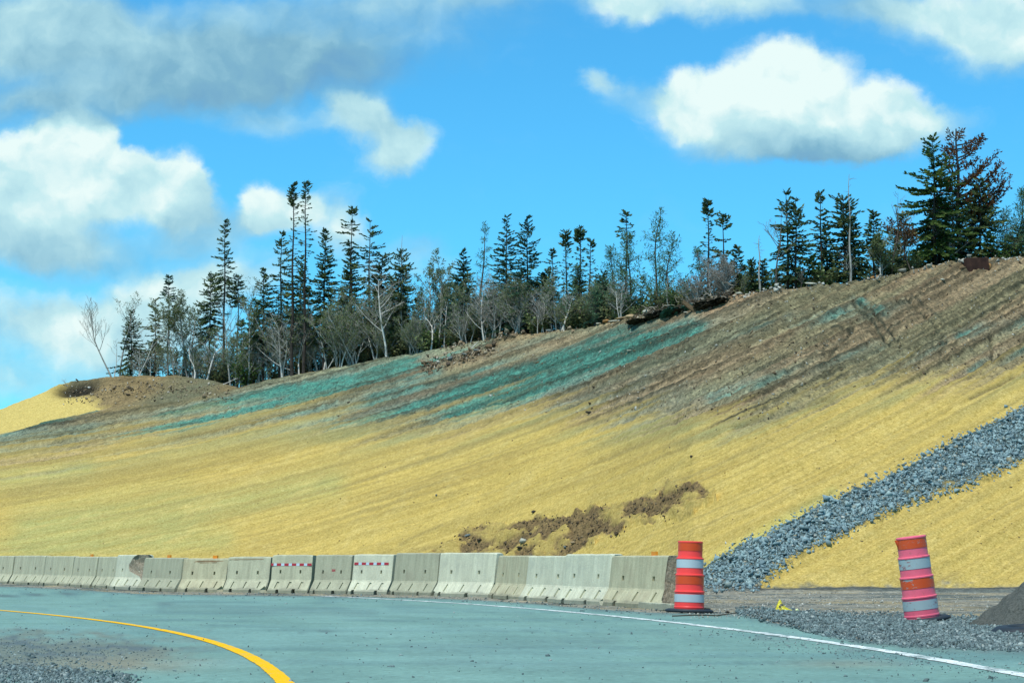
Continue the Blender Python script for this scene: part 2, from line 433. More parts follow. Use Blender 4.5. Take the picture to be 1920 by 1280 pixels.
    c = lerp(c, C(.09, .125, .12), ch); lowe = np.interp(px, [1420, 1452, 1507, 1578, 1665, 1730, 1817, 1920, 2000], [1109, 1076, 1037, 1008, 966, 940, 914, 869, 820])
    gp = np.clip(gp + sstep(.55, .25, (lowe - py) / 26.0 + (nC - .5) * 1.3) * (px > 1425), 0, 1)
    c = lerp(c, C(.42, .31, .09), ch * gp); sf = sf * (1 - ch)
    # behind the first shoulder: brown mound, straw on its left end
    mb = C(.235, .175, .085) * (.65 + .7 * nC)[..., None]
    mb = lerp(mb, C(.13, .15, .095), sstep(.5, .7, nE) * .8)
    lf = sstep(25, -25, px - 165 + (nC - .5) * 70 + (py - 745) * -1.2) * back
    mb = lerp(mb, C(.52, .40, .13), lf)
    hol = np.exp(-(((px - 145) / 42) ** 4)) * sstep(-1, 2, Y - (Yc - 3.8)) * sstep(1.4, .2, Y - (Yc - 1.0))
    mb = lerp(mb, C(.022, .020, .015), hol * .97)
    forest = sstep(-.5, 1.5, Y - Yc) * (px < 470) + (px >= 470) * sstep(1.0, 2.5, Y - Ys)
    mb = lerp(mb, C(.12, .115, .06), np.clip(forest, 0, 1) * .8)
    c = lerp(c, mb, back); sf = sf * (1 - back) + lf * back
    # flat haul track
    fl = sstep(0.25, -0.25, Y - Yt + (nD - .5) * .8)
    g = C(.30, .285, .225) * (.75 + .5 * fbm(X * .8, Y * 3.0, 51))[..., None]
    g = lerp(g, C(.155, .175, .155), sstep(.5, .62, fbm(X * .35, Y * 1.6, 52)))
    g = lerp(g, C(.38, .31, .18), sstep(.58, .72, fbm(X * .3, Y * 1.3, 54)) * .8)
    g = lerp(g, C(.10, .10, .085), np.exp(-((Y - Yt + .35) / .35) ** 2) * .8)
    g = g * (.8 + .4 * nD)[..., None]
    c = lerp(c, g, fl); sf = sf * (1 - fl)
    # relief
    rough = onslope * (1 - st) * (1 - ch)
    z = z0 + onslope * ((nC - .5) * .10 + (nA - .5) * .18) + rough * ((nD - .5) * .14 + (nB - .5) * .16 + (nS - .5) * .22) + onslope * st * (nD - .5) * .05
    z = z + er * ((ridge - .3) * .26 + .10 + (fbm(X * 2.0, Y * 2.0, 61) - .5) * .34) - er_d * .10
    z = z + ch * .05 + back * (nC - .5) * .16 + back * (nD - .5) * .10 * (px < 470)
    z = z - hol * .55 + np.exp(-(((px - 150) / 50) ** 4)) * np.exp(-((Y - Yc + 0.3) / .8) ** 2) * .18
    z = z + fl * ((fbm(X * .5, Y * 2.2, 71) - .5) * .07 * sstep(30, 34, Y) + (nD - .5) * .025)
    for (x0, y0, x1, y1) in [(1600,570,1665,640),(1612,570,1680,630),(1700,560,1760,615),(1540,680,1600,618),(1855,620,1862,680),(1820,745,1900,705),(1380,800,1560,745)]:
        z = z - .09 * seg(px, py, x0, y0, x1, y1, 3.0)
    ye = np.interp(A, eA, eY); inside = sstep(0.9, -0.1, Y - ye); z = z * (1 - inside) - .035 * inside
    col = np.concatenate([np.clip(c, 0.008, 1), np.clip(sf, 0, 1)[..., None]], -1)
    return z, col

def height(A, Y):
    return float(surf(np.array([A]), np.array([Y]))[0][0])

# ------------------------------------------------------------------ terrain mesh
Ain = np.linspace(-0.262, 0.262, 1180)
Aout = np.array([.28, .31, .36, .44, .55, .75, 1.1, 1.7])
Acol = np.concatenate([-Aout[::-1], Ain, Aout])
nA_ = len(Acol)
YtC, YsC, zsC, YcC, zcC = col_params(Acol)
rows = []
for t in np.linspace(0, 1, 26): rows.append(14 + 16 * t + 0 * YtC)
for t in np.linspace(0, 1, 66)[1:]: rows.append(30 + (YtC - .8 - 30) * t)
for t in np.linspace(0, 1, 14)[1:]: rows.append(YtC - .8 + 1.4 * t)
for t in np.linspace(0, 1, 330)[1:]: rows.append(YtC + .6 + (YsC - .2 - YtC - .6) * t)
for t in np.linspace(0, 1, 8)[1:]: rows.append(YsC - .2 + .9 * t)
for t in np.linspace(0, 1, 70)[1:]: rows.append(YsC + .7 + 14 * t)
for t in (3, 8, 16, 30, 60, 110, 180): rows.append(YsC + 14.7 + t)
Yg = np.array(rows); Ag = np.broadcast_to(Acol, Yg.shape)
Zg, Cg = surf(Ag, Yg)
far = Yg > (YsC + 20)
Zg = np.where(far, Zg - (Yg - YsC - 20) * 0.03, Zg)
nr, nc = Yg.shape
V = np.stack([Ag * Yg, Yg, Zg], -1).reshape(-1, 3)
idx = np.arange(nr * nc).reshape(nr, nc)
Fq = np.stack([idx[:-1, :-1], idx[:-1, 1:], idx[1:, 1:], idx[1:, :-1]], -1).reshape(-1, 4)
m = NT('hillside_soil')
ca = m.attr('col'); sa = m.attr('col', 'Alpha')
co = m.coord('Object')
cs = m.coord('Object', (1, 1, 1.0), (0, 0, R(35)))
fine = m.noise(11, co, 5, .78); fine2 = m.noise(3.2, co, 6, .7)
mp = m.n.new('ShaderNodeMapping'); mp.inputs['Scale'].default_value = (30, 8, 18); m.l.new(cs, mp.inputs['Vector'])
fib = m.noise(1.0, mp.outputs[0], 3, .7)
mp2 = m.n.new('ShaderNodeMapping'); mp2.inputs['Scale'].default_value = (8, 26, 18); m.l.new(cs, mp2.inputs['Vector'])
fib2 = m.noise(1.0, mp2.outputs[0], 3, .7)
strawf = m.math('ADD', m.math('MULTIPLY', fib, .5), m.math('MULTIPLY', fib2, .5))
gs = m.ramp(strawf, [(.33, (.48, .42, .28)), (.45, (.87, .86, .78)), (.55, (1.08, 1.08, 1.05)), (.67, (1.42, 1.46, 1.75))])
gd = m.ramp(fine, [(.34, (.25, .27, .28)), (.46, (.85, .86, .86)), (.56, (1.12, 1.10, 1.08)), (.68, (1.9, 1.85, 1.75))])
g2 = m.ramp(fine2, [(.3, (.72, .74, .76)), (.65, (1.22, 1.2, 1.16))])
gg = m.mix(sa, gd, gs)
c1 = m.mix(1.0, ca, gg, 'MULTIPLY'); c2 = m.mix(m.math('SUBTRACT', 1.0, m.math('MULTIPLY', sa, .6)), c1, g2, 'MULTIPLY')
hh = m.math('ADD', m.math('MULTIPLY', fine2, .6), m.math('MULTIPLY', m.mix(sa, fine, strawf), .6))
bp = m.bump(hh, 0.9, 0.10); m.l.new(m.math('SUBTRACT', .95, m.math('MULTIPLY', sa, .65)), bp.inputs['Strength'])
mat_hill = m.out(c2, 1.0, 0.05)
hill = link('hillside', np_mesh('hillside', V, Fq, col=Cg.reshape(-1, 4), smooth=True), mat_hill)
tag(hill, kind='structure')

# ground plane under and behind everything
m = NT('gravel_ground'); co = m.coord('Object')
gmat = m.out(m.ramp(m.noise(3, co, 8, .7), [(.3, (.10, .11, .09)), (.6, (.22, .22, .17)), (.8, (.33, .31, .25))]), 1, .05)
gv = [(-700, -120, -.09), (700, -120, -.09), (700, 700, -.09), (-700, 700, -.09)]
tag(link('ground', np_mesh('ground', gv, [(0, 1, 2, 3)]), gmat), kind='structure')

def on_slope(px, py):
    """photo point -> world point on the terrain"""
    A, E = pix2dir(px, py); A = float(A); E = float(E)
    Yt, Ys, zs, Yc, zc = [float(v) for v in col_params(A)]
    ys = np.linspace(30, Yc + 1, 700); z, _ = surf(np.full(700, A), ys)
    e = (z - CH) / ys
    k = np.argmax(e >= E) if (e >= E).any() else int(np.argmax(e))
    return A * ys[k], ys[k], z[k]

class SlopeLUT:
    """fast photo point -> terrain for scatters"""
    def __init__(s):
        s.cols = np.linspace(-.25, .25, 260); s.data = []
        for a in s.cols:
            Yt, Ys, zs, Yc, zc = [float(v) for v in col_params(a)]
            ys = np.linspace(30, Yc, 500); z, _ = surf(np.full(500, a), ys)
            e = np.maximum.accumulate((z - CH) / ys); s.data.append((e, ys))
    def __call__(s, px, py):
        A, E = pix2dir(px, py)
        i = np.clip(np.round((A + .25) / .5 * 259).astype(int), 0, 259)
        Y = np.array([np.interp(e, *s.data[k]) for e, k in zip(E, i)])
        z, _ = surf(A, Y)
        return np.stack([A * Y, Y, z], -1)
LUT = SlopeLUT()

# ------------------------------------------------------------------ asphalt road
Ar = np.concatenate([[-1.5, -1, -.6, -.45, -.35], np.linspace(-.3, .3, 620), [.35, .45, .6, 1, 1.5]])
Ye = np.interp(Ar, eA, eY) + (fbm(Ar * 160, Ar * 0, 5) - .5) * .5
Ye = Ye * np.where(np.abs(Ar) > .3, np.cos(np.arctan(np.abs(Ar))) / np.cos(np.arctan(.3)), 1)
inv = np.linspace(1 / 3.0, 0, 230)
Yr = 1 / (1 / Ye[None, :] + (1 / 3.0 - 1 / Ye[None, :]) * (np.linspace(1, 0, 230)[:, None]))
Ag2 = np.broadcast_to(Ar, Yr.shape); Xr = Ag2 * Yr
pxr, pyr = dir2pix(Ag2, -CH / Yr)
nq = fbm(Xr * .5, Yr * .5, 81); nq2 = fbm(Xr * 3, Yr * 1.2, 82); nq3 = fbm(Xr * .25, Yr * 1.3, 83)
asp = np.array([.168, .296, .245]); c = np.zeros(Xr.shape + (3,)) + asp
L3 = lambda a, b, t: a + (np.array(b) - a) * np.clip(t, 0, 1)[..., None]
c = L3(c, (.120, .220, .205), sstep(.5, .68, nq3) * .65); c = L3(c, (.19, .33, .285), sstep(.5, .3, nq) * .6)
c = L3(c, (.085, .13, .135), seg(pxr, pyr, 760, 1215, 1150, 1203, 14) * .25 + seg(pxr, pyr, 300, 1140, 700, 1150, 9) * .25 + seg(pxr, pyr, 800, 1240, 1200, 1262, 12) * .15)
c = L3(c, (.075, .105, .105), seg(pxr, pyr, -20, 1118, 160, 1112, 1.6) * .8 + seg(pxr, pyr, 265, 1134, 345, 1130, 1.4) * .5 + seg(pxr, pyr, 560, 1187, 640, 1182, 1.2) * .6)
def _wheel():
    q = np.array([(600,1118),(700,1121.5),(780,1127),(900,1134.5),(1064,1148.5),(1240,1163.6),(1361,1179),(1417,1187),(1594,1212.5),(1771,1241),(1920,1268),(2100,1305)], float)
    a, b = ground(q[:, 0], q[:, 1]); kx = np.polyfit(np.linspace(0, 1, len(a)), a, 4); ky = np.polyfit(np.linspace(0, 1, len(a)), b, 4); t = np.linspace(-.25, 1.1, 90)
    px_, py_ = np.polyval(kx, t), np.polyval(ky, t); d = np.full(Xr.shape, 1e9)
    for u, v in zip(px_, py_): d = np.minimum(d, np.hypot(Xr - u, Yr - v))
    return d
wd = _wheel(); wv0 = sum(np.exp(-((wd - o_) / .32) ** 2) for o_ in (1.1, 2.8, 4.7, 6.3))
c = L3(c, (.125, .225, .195), wv0 * .32 * (.5 + nq)); c = L3(c, (.20, .335, .28), np.exp(-((wd - 3.8) / .4) ** 2) * .25)
# grit thrown on the road: along the barrier, along the edge line and on the near left
de = Ye[None, :] - Yr
c = L3(c, (.120, .160, .145), sstep(1.6, .3, de + (fbm(Xr * 2, Yr * 2, 86) - .5) * 1.0) * .75)
dirt = np.exp(-(((pxr - 20) / 340) ** 2 + ((pyr - 1232) / 46) ** 2)); dirt = sstep(.22, .62, dirt + (nq2 - .5) * .7)
c = L3(c, (.155, .175, .135), dirt * .9)
c = L3(c, (.10, .135, .135), dirt * sstep(.52, .66, fbm(Xr * 5, Yr * 2, 88)) * .9)
c = L3(c, (.30, .27, .17), np.exp(-(((pxr - 230) / 160) ** 2 + ((pyr - 1246) / 14) ** 2)) * .5 + np.exp(-(((pxr - 1590) / 110) ** 2 + ((pyr - 1246) / 8) ** 2)) * .35)
c = L3(c, (.13, .17, .165), seg(pxr, pyr, 1420, 1192, 1760, 1252, 9) * sstep(.4, .6, nq2) * .7)
m = NT('road_asphalt'); ca = m.attr('col'); co = m.coord('Object')
f1 = m.noise(12, co, 6, .85); f2 = m.noise(1.1, co, 5, .6)
g = m.mix(1.0, ca, m.ramp(f1, [(.33, .60), (.45, .93), (.56, 1.04), (.68, 1.42)]), 'MULTIPLY')
g = m.mix(1.0, g, m.ramp(f2, [(.3, .88), (.7, 1.1)]), 'MULTIPLY')
vo = m.n.new('ShaderNodeTexVoronoi'); vo.feature = 'DISTANCE_TO_EDGE'; vo.inputs['Scale'].default_value = .45
wv_ = m.n.new('ShaderNodeVectorMath'); wv_.operation = 'ADD'; nn = m.n.new('ShaderNodeTexNoise'); nn.inputs['Scale'].default_value = .9; nn.inputs['Detail'].default_value = 6
m.l.new(co, nn.inputs['Vector']); m.l.new(co, wv_.inputs[0]); m.l.new(nn.outputs['Color'], wv_.inputs[1]); m.l.new(wv_.outputs[0], vo.inputs['Vector'])
ck = m.ramp(vo.outputs['Distance'], [(0, .55), (.006, 1.0)])
ckm = m.ramp(m.noise(.5, co, 3), [(.5, 0), (.6, .7)])
g = m.mix(ckm, g, m.mix(1.0, g, ck, 'MULTIPLY'))
m.bump(f1, .5, .01)
mat_asp = m.out(g, .85, .25)
nr, nc = Yr.shape; idx = np.arange(nr * nc).reshape(nr, nc)
Fq = np.stack([idx[:-1, :-1], idx[:-1, 1:], idx[1:, 1:], idx[1:, :-1]], -1).reshape(-1, 4)
Vr = np.stack([Xr, Yr, np.full(Xr.shape, .008)], -1).reshape(-1, 3)
road = link('road', np_mesh('road', Vr, Fq, col=np.concatenate([c, np.ones(c.shape[:2] + (1,))], -1).reshape(-1, 4)), mat_asp)
tag(road, kind='structure')

def smooth_path(pts, n=160):
    p = np.array(pts, float); X, Y = ground(p[:, 0], p[:, 1])
    s = np.concatenate([[0], np.cumsum(np.hypot(np.diff(X), np.diff(Y)))])
    t = np.linspace(0, s[-1], n)
    # least-squares polynomial keeps the line a clean curve
    kx = np.polyfit(s / s[-1], X, 4); ky = np.polyfit(s / s[-1], Y, 4)
    return np.polyval(kx, t / s[-1]), np.polyval(ky, t / s[-1])

def ribbon(name, X, Y, w, z, mat, wear=0.0, seed=0):
    dx, dy = np.gradient(X), np.gradient(Y); L = np.hypot(dx, dy); nx, ny = -dy / L, dx / L
    n = len(X); j = (fbm(np.arange(n) * .9, np.zeros(n), seed) - .5) * wear; k = (fbm(np.arange(n) * .9, np.ones(n) * 5, seed + 3) - .5) * wear
    a = np.stack([X + nx * (w / 2 + j), Y + ny * (w / 2 + j), np.full(n, z)], -1); b = np.stack([X - nx * (w / 2 + k), Y - ny * (w / 2 + k), np.full(n, z)], -1)
    V = np.concatenate([a, b]); i = np.arange(n - 1)
    return link(name, np_mesh(name, V, np.stack([i, i + n, i + n + 1, i + 1], -1)), mat)

def paint_mat(name, c, chip):
    m = NT(name); co = m.coord('Object'); n = m.noise(14, co, 6, .75); n2 = m.noise(2.2, co, 4, .6)
    k = m.ramp(m.math('ADD', m.math('MULTIPLY', n, .6), m.math('MULTIPLY', n2, .4)), [(chip, 0), (chip + .09, 1)])
    col = m.mix(k, (.20, .27, .25), m.mix(n, tuple(v * .88 for v in c), tuple(min(1, v * 1.08) for v in c)))
    return m.out(col, .8, .1)
YEL = [(-120,1136),(0,1144.5),(167,1162),(267,1175.5),(367,1196),(450,1222),(500,1252),(528,1279),(560,1330),(580,1400)]
X, Y = smooth_path(YEL, 240)
tag(ribbon('yellow_line', X, Y, .112, .013, paint_mat('yellow_paint', (.86, .47, .002), .37), .015, 4), 'solid yellow painted line curving across the near lane', 'road marking')
WHT = [(600,1118),(700,1121.5),(780,1127),(900,1134.5),(1064,1148.5),(1240,1163.6),(1361,1179),(1417,1187),(1594,1212.5),(1771,1241),(1920,1268),(2100,1305)]
X, Y = smooth_path(WHT, 300)
tag(ribbon('white_line', X, Y, .145, .013, paint_mat('white_paint', (.78, .82, .76), .44), .05, 9), 'worn white edge line in front of the drums and the barriers', 'road marking')
# ------------------------------------------------------------------ concrete barriers
def concrete_mat(name, face, stain, warm, seed):
    m = NT(name); co = m.coord('Object'); 
    mp = m.n.new('ShaderNodeMapping'); mp.inputs['Location'].default_value = (seed * 3.1, seed, 0); mp.inputs['Scale'].default_value = (9, 9, 1.1); m.l.new(co, mp.inputs['Vector'])
    run = m.noise(1.0, mp.outputs[0], 5, .6)
    mq = m.n.new('ShaderNodeMapping'); mq.inputs['Location'].default_value = (seed * 7.7, seed * 2, 1); m.l.new(co, mq.inputs['Vector'])
    blot = m.noise(2.3, mq.outputs[0], 6, .6); gr = m.noise(45, co, 3, .7)
    c = m.mix(m.ramp(run, [(.42, 0), (.72, stain)]), face, tuple(v * .62 for v in face))
    c = m.mix(m.ramp(run, [(.25, .5), (.42, 0)]), c, tuple(min(.8, v * 1.25) for v in face))
    c = m.mix(m.ramp(blot, [(.5, 0), (.75, .6)]), c, warm)
    # road dirt low on the skirt
    sp = m.n.new('ShaderNodeSeparateXYZ'); m.l.new(co, sp.inputs[0])
    low = m.math('ADD', sp.outputs[2], m.math('MULTIPLY', blot, -.16))
    c = m.mix(m.ramp(low, [(-.02, .55), (.03, 0)]), c, (.17, .17, .125))
    c = m.mix(1.0, c, m.ramp(gr, [(.3, .82), (.6, 1.06)]), 'MULTIPLY')
    m.bump(m.math('ADD', gr, m.math('MULTIPLY', blot, .6)), .35, .01)
    return m.out(c, .92, .15)
def rust_streak_mat():
    m = NT('rust_scrape'); co = m.coord('Object', (2, 2, 40)); n = m.noise(1, co, 4, .6)
    return m.out(m.mix(n, (.30, .16, .07), (.42, .30, .18)), .9, .1)
CONC = [concrete_mat('concrete_grey', (.475, .465, .315), .65, (.33, .31, .22), 1), concrete_mat('concrete_dark', (.40, .395, .27), .55, (.30, .27, .19), 2),
        concrete_mat('concrete_pale', (.61, .60, .43), .55, (.42, .42, .32), 3), concrete_mat('concrete_tan', (.49, .455, .29), .65, (.36, .30, .19), 4)]
m = NT('broken_concrete'); co = m.coord('Object'); n = m.noise(26, co, 6, .8); n2 = m.noise(7, co, 4, .6)
m.bump(m.math('ADD', n, n2), 1.0, .05)
mat_broken = m.out(m.mix(n2, m.ramp(n, [(.3, (.16, .12, .08)), (.5, (.38, .29, .19)), (.7, (.62, .52, .38))]), m.ramp(n, [(.3, (.12, .12, .09)), (.55, (.33, .31, .23)), (.75, (.52, .48, .37))])), 1, .1)
m = NT('orange_reflector'); mat_refl = m.out((.75, .26, .015), .5, .4)
m = NT('red_tape'); co = m.coord('Object'); mat_red = m.out(m.mix(m.noise(30, co), (.32, .02, .03), (.44, .035, .045)), .5, .4)
m = NT('white_tape'); co = m.coord('Object'); mat_wtape = m.out(m.mix(m.noise(30, co), (.40, .52, .58), (.52, .62, .66)), .5, .4)
mat_rust = rust_streak_mat()

def add_box(bm, cx, cy, cz, sx_, sy_, sz_, rot=None):
    r = bmesh.ops.create_cube(bm, size=1.0)
    M_ = Matrix.Translation((cx, cy, cz)) @ (rot or Matrix.Identity(4)) @ Matrix.Diagonal((sx_, sy_, sz_, 1))
    bmesh.ops.transform(bm, matrix=M_, verts=r['verts']); return r['verts']

def bm_mesh(name, bm):
    me = bpy.data.meshes.new(name); bm.to_mesh(me); bm.free(); return me

def boolean(ob, cut, solver='EXACT'):
    md = ob.modifiers.new('cut', 'BOOLEAN'); md.operation = 'DIFFERENCE'; md.object = cut; md.solver = solver
    dg = bpy.context.evaluated_depsgraph_get(); ev = ob.evaluated_get(dg)
    me = bpy.data.meshes.new_from_object(ev); ob.modifiers.clear(); ob.data = me
    bpy.data.objects.remove(cut)

def barrier_body(L, H, seed, slot_w=.035, broken=None, slots=3, rough_end=False):
    rs = random.Random(seed)
    prof = [(.295, 0), (.295, .065), (.275, .085), (.165, .265), (.150, .30), (.092, H - .02), (.075, H), ]
    ring = [(-w, z) for w, z in prof] + [(w, z) for w, z in reversed(prof)]
    n = max(6, int(L / .11)); bm = bmesh.new(); R_ = []
    for i in range(n + 1):
        x = -L / 2 + .012 + (L - .024) * i / n; e = .012 if i in (0, n) else 0
        vs = []
        for (w, z) in ring:
            ww = w - math.copysign(e, w); zz = z - (e if z > H - .05 else 0)
            j = .004
            vs.append(bm.verts.new((x + (rs.uniform(-.012, .012) if i in (0, n) else 0), ww + rs.uniform(-j, j), max(0, zz + (rs.uniform(-.006, .004) if z > H - .05 else 0)))))
        R_.append(vs)
    k = len(ring)
    for i in range(n):
        for q in range(k):
            bm.faces.new((R_[i][q], R_[i][(q + 1) % k], R_[i + 1][(q + 1) % k], R_[i + 1][q]))
    bm.faces.new(list(reversed(R_[0]))); bm.faces.new(R_[-1])
    bmesh.ops.recalc_face_normals(bm, faces=bm.faces)
    ob = link('body', bm_mesh('body', bm))
    cb = bmesh.new()
    for fx in (.24, .73):                                     # lifting holes
        add_box(cb, -L / 2 + L * fx, -.13, H * .56, .035 * L + .01, .14, .075)
    for s_ in range(slots):                                   # scuppers in the skirt
        fx = (.2, .5, .8)[s_] + rs.uniform(-.02, .02)
        rot = Matrix.Rotation(R(-31.4), 4, 'X')
        add_box(cb, -L / 2 + L * fx, -.222, .178, slot_w * max(1, L * .75), .06, .17, rot @ Matrix.Rotation(R(9), 4, 'Y'))
    for fx in (.2 + rs.uniform(-.06, .06), .68 + rs.uniform(-.08, .08)):     # feet notches
        w_ = rs.uniform(.09, .15) * max(1, L * .7)
        vs = add_box(cb, -L / 2 + L * fx, 0, .0, w_, .9, rs.uniform(.14, .2))
        for v in vs:
            if v.co.z > 0: v.co.x += (-L / 2 + L * fx - v.co.x) * .45
    if broken is None and rs.random() < .45:                  # a chipped lower corner
        vs = add_box(cb, (L / 2) * rs.choice((-1, 1)), -.31, .06, .22, .16, .2, Matrix.Rotation(R(rs.uniform(20, 60)), 4, 'Y') @ Matrix.Rotation(R(35), 4, 'X'))
    cut = link('cut', bm_mesh('cut', cb)); boolean(ob, cut)
    if broken == 'corner':
        cb = bmesh.new(); r = bmesh.ops.create_icosphere(cb, subdivisions=3, radius=1)
        for v in cb.verts:
            s2 = .72 + .62 * float(fbm(np.array([v.co.x * 1.6 + 4]), np.array([v.co.z * 1.6 + v.co.y]), 91)[0]) + rs.uniform(-.05, .05); v.co = Vector((v.co.x * L * .60 * s2 + L / 2 + .02, v.co.y * .24 * s2 - .20, v.co.z * .42 * s2 + H * .78))
        cut = link('cut', bm_mesh('cut', cb)); cut.data.materials.append(mat_broken)
        ob.data.materials.append(CONC[0]); ob.data.materials.append(mat_broken)
        boolean(ob, cut)
    if rough_end:
        cb = bmesh.new(); r = bmesh.ops.create_icosphere(cb, subdivisions=4, radius=1)
        for v in cb.verts:
            s2 = 1 + rs.uniform(-.05, .05); v.co = Vector((v.co.x * .26 * s2 + L / 2 + .02, v.co.y * .24 * s2 - .14, v.co.z * .60 * s2 + H * .70))
        cut = link('cut', bm_mesh('cut', cb)); cut.data.materials.append(mat_broken)
        ob.data.materials.append(CONC[3]); ob.data.materials.append(mat_broken)
        boolean(ob, cut)
    return ob

# photo column of each joint, foot of the face, top
JX = [-50, 13, 73, 122, 170, 211, 251, 330, 415, 498, 577, 650, 723, 811, 911, 978, 1045, 1124, 1242]
JY = [1092.5, 1094.5, 1096.5, 1099, 1101.5, 1103.5, 1106, 1109, 1110.3, 1111.2, 1112, 1113.2, 1114.6, 1117, 1120.5, 1125, 1130, 1135, 1142]
TOP = [1041.5, 1041, 1042, 1043, 1043, 1039.5, 1045, 1046, 1043, 1039.5, 1039.5, 1038.5, 1036, 1035.5, 1041, 1041.5, 1038, 1041]
MATI = [0, 0, 0, 0, 0, 2, 1, 3, 0, 0, 1, 2, 1, 2, 3, 2, 2, 3]
BLAB = ['grey concrete barrier cut off by the left edge of the photo', 'grey concrete barrier, first whole one from the left', 'grey concrete barrier with two scuffed feet, left of the first orange reflector',
        'short grey concrete barrier with the leftmost orange reflector on its top', 'grey concrete barrier just left of the one with the broken corner',
        'concrete barrier with its top corner broken away to brown aggregate', 'grey concrete barrier with a small orange reflector, right of the broken one',
        'concrete barrier with a brown rust scrape under its top edge and an orange reflector', 'grey concrete barrier with a thin rust scrape, left of the red and white tape',
        'grey concrete barrier with red and white tape, the left one of the two taped', 'grey concrete barrier with a small red mark, between the two taped barriers',
        'pale concrete barrier with red and white tape and deep scuppers, right of the two taped', 'darker grey concrete barrier just right of the second taped one',
        'wide pale concrete barrier with vertical runs, below the slump of bare earth', 'tan grey concrete barrier, narrow, between two paler ones',
        'pale whitish concrete barrier with deep slanted scuppers and a tan chip at its foot', 'pale whitish concrete barrier, highest of the row, second from the drum',
        'wide tan concrete barrier with a rough broken end, beside the orange drum']
jp = [ground(x, y) for x, y in zip(JX, JY)]
refl_at = {3: [.62], 6: [.57], 7: [.66], 17: [.63]}
yaw = [0, -1, 2, -2, 1, 9, -3, 2, 0, 1, -2, 6, -3, 4, -3, 7, 6, 0]
for i in range(18):
    (x0, y0), (x1, y1) = jp[i], jp[i + 1]
    L = math.hypot(x1 - x0, y1 - y0) - .045; a = math.atan2(y1 - y0, x1 - x0)
    cx, cy = (x0 + x1) / 2 - math.sin(a) * .29, (y0 + y1) / 2 + math.cos(a) * .29
    _, Et = pix2dir(960, TOP[i]); H = CH + float(Et) * cy
    root = empty('concrete_barrier', (cx, cy, 0.0), a + R(yaw[i]) * .6)
    tag(root, BLAB[i], 'barrier', 'concrete barriers along the road')
    ob = barrier_body(L, H, 100 + i, slot_w=.07 if i in (5, 6, 9, 11, 15, 16) else .035, broken='corner' if i == 5 else None, rough_end=(i == 17))
    if len(ob.data.materials) == 0: ob.data.materials.append(CONC[MATI[i]])
    else: ob.data.materials[0] = CONC[MATI[i]]
    ob.parent = root
    for fx in refl_at.get(i, []):
        b = bmesh.new(); add_box(b, -L / 2 + L * fx, 0, H + .03, .08 + .04 * L, .04, .07); add_box(b, -L / 2 + L * fx, 0, H - .004, .12, .06, .012)
        bmesh.ops.bevel(b, geom=b.edges[:], offset=.004, segments=1)
        link('reflector', bm_mesh('reflector', b), mat_refl, root)
    tilt = math.atan2(.058, H - .32)
    if i in (9, 11):                                          # red and white tape
        zt = H * .745 if i == 9 else H * .765; yt = -(.150 - (zt - .30) / (H - .32) * .058) - .004
        step = L / 5.35; sz = .056; dy_ = .5 * sz * math.sin(tilt); dz_ = .5 * sz * math.cos(tilt)
        x = -L / 2 + (.0 if i == 9 else .05); xs = [x]; ms = []; k = 0
        while x < L / 2 - .06:
            x = min(x + step * (.32 if (i == 9 and k == 0) else .58), L / 2 - .008); xs.append(x); ms.append(0)
            if x + step * .42 > L / 2 - .06: break
            x += step * .42; xs.append(x); ms.append(1); k += 1
        Vt = [(x_, yt - dy_, zt - dz_) for x_ in xs] + [(x_, yt + dy_, zt + dz_) for x_ in xs]; n_ = len(xs)
        me = np_mesh('tape', Vt, [(q, q + 1, q + 1 + n_, q + n_) for q in range(n_ - 1)]); me.materials.append(mat_red); me.materials.append(mat_wtape)
        me.polygons.foreach_set('material_index', np.array(ms, np.int32)); link('tape', me, None, root)
    if i == 10:
        b = bmesh.new(); zt = H * .60; yt = -(.150 - (zt - .30) / (H - .32) * .058) - .004
        rot = Matrix.Rotation(-tilt, 4, 'X'); mx = .03 * L
        for (dx, dz, w_, h_) in [(-.045, 0, .016, .05), (-.02, .014, .03, .018), (-.008, -.008, .014, .04), (.014, 0, .016, .05), (.032, 0, .014, .014), (.046, 0, .016, .055), (-.03, -.018, .02, .012)]:
            add_box(b, mx + dx, yt, zt + dz, w_, .004, h_, rot)
        link('painted_mark', bm_mesh('painted_mark', b), mat_red, root)
    if i in (7, 8):
        b = bmesh.new(); rs = random.Random(i)
        for q in range(7 if i == 7 else 3):
            zt = H - .055 - rs.uniform(0, .05 if i == 7 else .02); yt = -(.150 - (zt - .30) / (H - .32) * .058) - .002
            w_ = rs.uniform(.35, .8) * L; add_box(b, rs.uniform(-.1, .1) * L, yt, zt, w_, .003, rs.uniform(.006, .016 if i == 7 else .009), Matrix.Rotation(-tilt, 4, 'X') @ Matrix.Rotation(R(rs.uniform(-1.2, .6)), 4, 'Y'))
        link('rust_scrape', bm_mesh('rust_scrape', b), mat_rust, root)
    if i == 17:                                               # slab foot sticking out to the drum, and a flap on the end
        b = bmesh.new(); add_box(b, L / 2 + .05, -.38, .05, 1.5, .12, .10, Matrix.Rotation(R(-4), 4, 'Z')); bmesh.ops.bevel(b, geom=b.edges[:], offset=.02, segments=2)
        link('foot_slab', bm_mesh('foot_slab', b), CONC[2], root)
        b = bmesh.new(); add_box(b, L / 2 + .06, .02, H * .46, .02, .10, .22, Matrix.Rotation(R(6), 4, 'Y')); link('end_reflector', bm_mesh('end_reflector', b), mat_refl, root)

